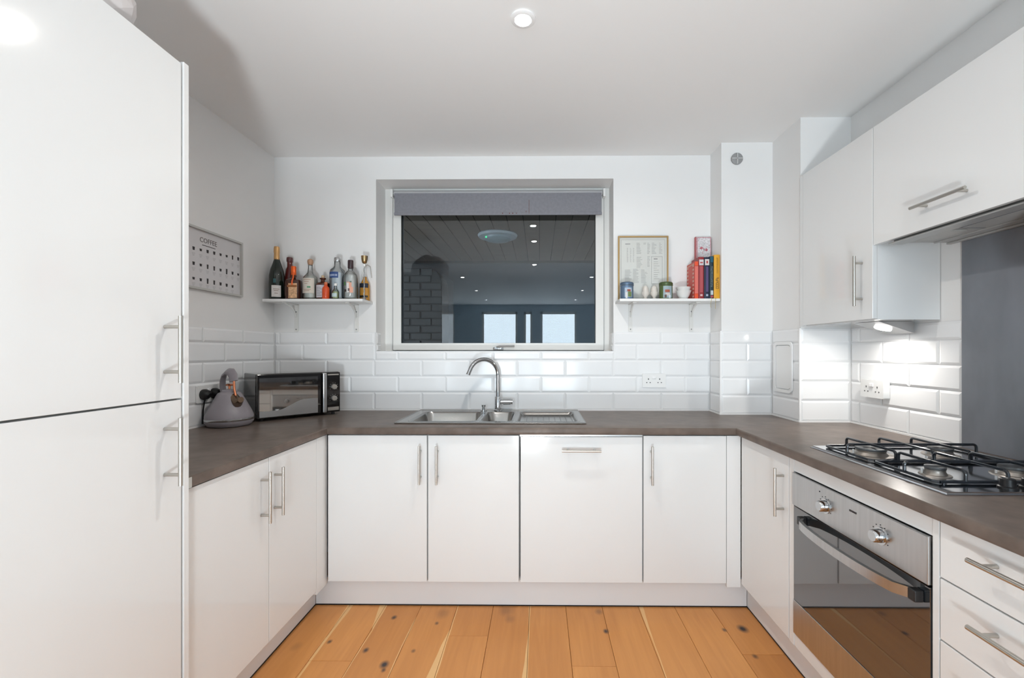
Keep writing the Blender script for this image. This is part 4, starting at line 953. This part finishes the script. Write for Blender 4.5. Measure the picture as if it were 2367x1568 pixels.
for (a0, a1, b0, b1, n_) in ((.605, .635, 1.88, 1.952, 10), (.648, .665, 1.94, 1.952, 2), (.672, .690, 1.88, 1.952, 10), (.700, .730, 1.88, 1.952, 10), (.745, .765, 1.88, 1.952, 9), (.605, .650, 1.795, 1.865, 9), (.672, .690, 1.80, 1.868, 9), (.532, .575, 1.70, 1.785, 12), (.583, .625, 1.70, 1.79, 12), (.633, .675, 1.70, 1.785, 12), (.712, .752, 1.72, 1.84, 9)): lines(p_, a0, a1, b0, b1, n_, rg)
ring(p_, .697, .766, 1.695, 1.866, .0014, yy - .0004, yy); lines(p_, .712, .750, 1.845, 1.856, 1, rg, .006)
obj('printed_lines', p_, M['inkg'], pr, kind='stuff')
def tin(label, cx, cy_, col, pic):
    t = thing('storage_tin', label, 'tin', (cx, cy_, SZ)); r = .039
    obj('body', lz(cx, cy_, [(r - .001, SZ), (r, SZ + .003), (r, SZ + .082)], n=36), mat(label[:12] + '_paint', col, .35, .3), t, smooth=True)
    obj('lid', lz(cx, cy_, [(r + .001, SZ + .082), (r + .002, SZ + .085), (r + .002, SZ + .098), (r - .003, SZ + .104), (r - .012, SZ + .1045)], n=36), mat(label[:12] + '_lid', tuple(c * .7 for c in col), .35, .3), t, smooth=True)
    obj('lid_rim', lz(cx, cy_, [(r + .002, SZ + .0835), (r + .0035, SZ + .0845), (r + .002, SZ + .0855)], n=36), M['steelv'], t, smooth=True)
    for nm, a0, a1, z0, z1, c_ in pic: obj(nm, patch(B(), cx, cy_, r + .0003 + .0006 * (nm != 'picture_ground'), SZ + z0, SZ + z1, a0, a1, 8), mat('tin_' + nm + str(round(c_[0] * 1000)), c_, .5), t)
tin('blue storage tin with a cottage picture, leftmost on the right shelf', .531, 2.700, (.13, .20, .30), [('picture_ground', 240, 305, .012, .068, (.38, .46, .55)), ('picture_roof', 262, 292, .045, .058, (.30, .08, .05)), ('picture_bush', 268, 300, .014, .044, (.14, .20, .07)), ('picture_wall', 248, 264, .004, .040, (.60, .60, .60))])
tin('green storage tin with a red-roofed picture beside the egg cups', .767, 2.700, (.10, .15, .055), [('picture_ground', 232, 312, .006, .078, (.30, .38, .42)), ('picture_roof', 248, 288, .040, .056, (.34, .09, .05)), ('picture_wall', 255, 290, .020, .036, (.55, .52, .50)), ('picture_bush', 244, 262, .008, .026, (.10, .06, .05)), ('picture_path', 280, 296, .004, .024, (.60, .66, .68))])
CER = mat('cream_ceramic', (.62, .58, .53), .25)
for i, (cx, lab) in enumerate(((.645, 'left cream egg cup with a ceramic egg between the tins'), (.698, 'right cream egg cup with a ceramic egg beside the green tin'))):
    t = thing('egg_cup', lab, 'egg cup', (cx, 2.705, SZ))
    obj('cup', lz(cx, 2.705, [(.015, SZ), (.016, SZ + .003), (.009, SZ + .010), (.010, SZ + .016), (.022, SZ + .032), (.0235, SZ + .046), (.0215, SZ + .046), (.010, SZ + .024)], n=26), CER, t, smooth=True)
    obj('egg', lz(cx, 2.705, [(.010, SZ + .030), (.0185, SZ + .042), (.0195, SZ + .056), (.0165, SZ + .072), (.009, SZ + .083), (.001, SZ + .086)], n=22), CER, t, smooth=True)
for i, lab in enumerate(('lower white bowl of the pair beside the red cookbook', 'upper white bowl nested in the lower one beside the cookbook')):
    z = SZ + i * .021; t = thing('bowl', lab, 'bowl', (.872, 2.695, z)); s_ = .94 if i else 1.0
    obj('dish', lz(.872, 2.695, [(.020, z), (.022, z + .003), (.034, z + .022), (.046 * s_, z + .052), (.0435 * s_, z + .052), (.030, z + .026), (.018, z + .010), (.001, z + .009)], n=32), mat('white_china', (.72, .72, .71), .15), t, smooth=True)
# books; the spine lettering is too small to read in the photograph, so it is built as letter-sized strokes
def glyphs(name, xc, y, z0, z1, h, n, m, parent, seed):
    rg_ = random.Random(seed); bm = B(); st = (z1 - z0) / n
    for k in range(n):
        a, b = z0 + k * st, z0 + k * st + st * .72; w = h * .16
        kind = rg_.randrange(4)
        box(bm, xc - h / 2, xc + h / 2, y - .0005, y, a, a + st * .16)
        if kind in (0, 1): box(bm, xc - h / 2, xc - h / 2 + w, y - .0005, y, a + st * .16, b)
        if kind in (1, 2): box(bm, xc - w / 2, xc + w / 2, y - .0005, y, a + st * .16, b - st * .1)
        if kind in (0, 2, 3): box(bm, xc + h / 2 - w, xc + h / 2, y - .0005, y, a + st * .16, b)
        if kind == 3: box(bm, xc - h / 2, xc + h / 2 - w, y - .0005, y, b - st * .16, b)
    return obj(name, bm, m, parent, kind='stuff')
def book(label, x0, x1, yf, dep, h, col, spine=None, pages=(.62, .58, .50), z=SZ, name='book'):
    t = thing(name, label, 'book', ((x0 + x1) / 2, yf + dep / 2, z)); cm = mat(label[:16] + '_cover', col, .4)
    c_ = bx(x0, x0 + .002, yf + .002, yf + dep, z, z + h); box(c_, x1 - .002, x1, yf + .002, yf + dep, z, z + h)
    tube(c_, [(x0 + (x1 - x0) / 2, yf + .0025, z), (x0 + (x1 - x0) / 2, yf + .0025, z + h)], (x1 - x0) / 2, 14, r2=.0035)
    obj('cover', c_, cm, t); obj('pages', bx(x0 + .002, x1 - .002, yf + .006, yf + dep - .004, z + .003, z + h - .003), mat('book_pages', pages, .8), t)
    return t
t = book('red and cream patterned cookbook, leftmost of the upright books', .925, .945, 2.652, .140, .222, (.55, .06, .035))
for z0, z1, c_ in ((.0, .030, (.72, .09, .03)), (.030, .195, (.66, .16, .13)), (.195, .2215, (.75, .09, .03))):
    obj('spine_band', bx(.9255, .9445, 2.6488, 2.6496, SZ + z0 + .001, SZ + z1 - .001), mat('spine_red%d' % int(z0 * 1000), c_, .5), t)
p_ = B()
for k in range(9):
    for yy_ in (2.668, 2.765): box(p_, .9238, .9249, yy_, yy_ + .018, SZ + .010 + k * .023, SZ + .021 + k * .023)
for k in range(5): box(p_, .9238, .9249, 2.665 + k * .025, 2.679 + k * .025, SZ + .205, SZ + .213)
obj('side_pattern', p_, mat('pattern_cream', (.62, .42, .34), .6), t, kind='stuff')
t = book('dark red paperback with white badge, second of the upright books', .9465, .979, 2.650, .120, .248, (.27, .022, .028))
obj('spine_badge', bx(.950, .976, 2.6466, 2.6474, SZ + .198, SZ + .232), mat('badge_white', (.60, .58, .60), .6), t)
obj('spine_badge', bx(.955, .971, 2.6458, 2.6466, SZ + .210, SZ + .217), mat('badge_red', (.45, .05, .05), .6), t)
obj('spine_panel', bx(.954, .972, 2.6466, 2.6474, SZ + .036, SZ + .192), mat('panel_red', (.42, .08, .09), .5), t)
obj('spine_logo', bx(.956, .970, 2.6466, 2.6474, SZ + .014, SZ + .026), mat('logo_pale', (.62, .40, .40), .6), t)
t = book('navy blue hardback with white badge and bookmark, middle of the upright books', .9805, 1.012, 2.650, .120, .247, (.012, .018, .045))
obj('spine_badge', bx(.984, 1.009, 2.6466, 2.6474, SZ + .198, SZ + .234), P_WHITE, t); obj('spine_badge', bx(.9925, 1.0015, 2.6458, 2.6466, SZ + .209, SZ + .224), mat('badge_red', (.45, .05, .05), .6), t)
obj('spine_panel', bx(.990, 1.004, 2.6466, 2.6474, SZ + .04, SZ + .19), mat('panel_violet', (.085, .06, .16), .5), t)
obj('spine_logo', bx(.991, 1.003, 2.6466, 2.6474, SZ + .014, SZ + .026), mat('logo_blue', (.35, .42, .55), .6), t)
t = book('dark teal hardback with pale lettering left of the yellow book', 1.013, 1.036, 2.650, .120, .252, (.010, .030, .045))
glyphs('spine_lettering', 1.0245, 2.6466, SZ + .070, SZ + .195, .010, 15, mat('letter_grey', (.22, .28, .30), .6), t, 4)
obj('spine_top', bx(1.0165, 1.0325, 2.6466, 2.6474, SZ + .215, SZ + .250), mat('teal_top', (.01, .09, .15), .5), t)
obj('spine_picture', bx(1.018, 1.033, 2.6466, 2.6474, SZ + .022, SZ + .048), mat('pic_pale', (.50, .56, .60), .5), t); obj('spine_logo', bx(1.018, 1.033, 2.6466, 2.6474, SZ + .006, SZ + .018), mat('pic_red', (.40, .07, .10), .5), t)
t = book('yellow hardback with black spine lettering, rightmost on the right shelf', 1.0375, CAX0 - .0035, 2.645, .122, .260, (.72, .36, .025))
glyphs('spine_title', 1.0545, 2.6410, SZ + .058, SZ + .128, .016, 6, M['ink'], t, 2); glyphs('spine_author', 1.0545, 2.6410, SZ + .150, SZ + .245, .008, 13, mat('yellow_print', (.35, .20, .03), .6), t, 6)
t = thing('bookmark_ribbon', 'thin yellow ribbon hanging below the shelf under the yellow book', 'ribbon', (1.045, 2.637, SZ))
obj('strip', tube(B(), [(1.043, 2.650, SZ + .0015), (1.043, 2.638, SZ + .0015), (1.043, 2.6365, SZ - .002), (1.042, 2.636, SZ - .04), (1.041, 2.636, SZ - .062)], .0026, 6, r2=.0008), mat('ribbon_yellow', (.55, .42, .12), .6), t)
t = thing('bookmark_ribbon', 'shorter curling yellow ribbon under the navy book', 'ribbon', (1.02, 2.637, SZ))
obj('strip', tube(B(), [(1.020, 2.646, SZ + .0015), (1.020, 2.638, SZ + .0015), (1.020, 2.6365, SZ - .004), (1.014, 2.636, SZ - .030), (1.013, 2.636, SZ - .046), (1.017, 2.636, SZ - .055)], .0024, 6, r2=.0008), mat('ribbon_yellow', (.55, .42, .12), .6), t)
t = thing('book', 'tall white book with red floral cover standing behind the others', 'book', (1.02, 2.787, SZ))
obj('cover', bx(.980, 1.070, 2.7935, 2.7965, SZ, SZ + .400, .001, 1), mat('tall_cover', (.62, .60, .62), .5), t)
obj('cover_front', bx(.980, 1.070, 2.7745, 2.7765, SZ, SZ + .400, .0008, 1), mat('tall_cover_front', (.60, .58, .60), .5, noise=((130, 130, 130), .25, 2)), t)
obj('pages', bx(.980, 1.068, 2.777, 2.793, SZ + .003, SZ + .397), mat('book_pages', (.6, .5, .5), .8), t)
obj('spine', bx(.972, .9798, 2.7745, 2.7965, SZ, SZ + .400, .001, 1), mat('tall_spine', (.42, .12, .13), .5), t)
p_ = B(); rg = random.Random(9)
ring(p_, .983, 1.068, SZ + .01, SZ + .397, .003, 2.7738, 2.7744)
for k in range(60):
    x, z = rg.uniform(.990, 1.060), rg.uniform(SZ + .02, SZ + .345); s_ = rg.uniform(.0015, .004); box(p_, x - s_, x + s_, 2.7738, 2.7744, z - s_, z + s_)
for x, z in ((1.010, SZ + .330), (1.040, SZ + .318)): tube(p_, [(x, 2.7743, z), (x, 2.7732, z)], .0085, 10)
obj('floral_print', p_, mat('floral_red', (.45, .13, .16), .6), t, kind='stuff')

# ------------------------------------------------------------------ coffee poster on the left wall
t = thing('framed_poster', 'white-framed coffee chart hanging on the left wall', 'picture', (XL + .01, 2.20, 1.73))
g_ = B(); py0, py1, pz0, pz1 = 1.905, 2.478, 1.579, 1.884
for a in ((py0, py0 + .010, pz0, pz1), (py1 - .010, py1, pz0, pz1), (py0 + .010, py1 - .010, pz0, pz0 + .010), (py0 + .010, py1 - .010, pz1 - .010, pz1)): box(g_, XL + .0005, XL + .018, *a)
obj('frame', g_, mat('poster_frame', (.52, .52, .50), .35), t)
pr = obj('poster', bx(XL + .0005, XL + .006, py0 + .010, py1 - .010, pz0 + .010, pz1 - .010), M['paperw'], t)
tt_ = text('title', 'COFFEE', .034, (XL + .0068, 2.232, 1.828), (90, 0, 90), mat('title_grey', (.16, .15, .15), .6), pr); 
p_ = B()
box(p_, XL + .006, XL + .0066, 2.19, 2.28, 1.803, 1.806)
cup_h = [[.016, .012, .016, .016, .013, .012, .022, .018], [.016, .012, .022, .022, .014, .028, .016, .012], [.012, .014, .026, .022, .016, .016, .014, 0]]
for r_ in range(3):
    for c_ in range(8):
        h_ = cup_h[r_][c_]
        if not h_: continue
        y = 2.135 + c_ * .0455; z = 1.775 - r_ * .073 - (.0 if r_ else 0) + (.002 * c_ if r_ == 0 else 0)
        w_ = .0075 if h_ < .02 else .0055
        vs_ = [(y - w_, z + h_ / 2), (y + w_, z + h_ / 2), (y + w_ * .75, z - h_ / 2), (y - w_ * .75, z - h_ / 2)]
        a_ = [p_.verts.new((XL + .006, *q)) for q in vs_]; b_ = [p_.verts.new((XL + .0067, *q)) for q in vs_]
        p_.faces.new(b_); p_.faces.new(a_[::-1])
        for k in range(4): p_.faces.new((a_[k], a_[(k + 1) % 4], b_[(k + 1) % 4], b_[k]))
bmesh.ops.recalc_face_normals(p_, faces=p_.faces)
obj('cup_icons', p_, M['ink'], pr, kind='stuff')
p_ = B()
for r_ in range(3):
    for c_ in range(8):
        if r_ == 2 and c_ == 7: continue
        y = 2.135 + c_ * .0455; z = 1.752 - r_ * .073
        for k in range(3): box(p_, XL + .006, XL + .0065, y - .010 + .002 * k, y + .010 - .003 * k, z - k * .006, z - k * .006 + .0018)
obj('captions', p_, mat('caption_grey', (.42, .41, .42), .6), pr, kind='stuff')
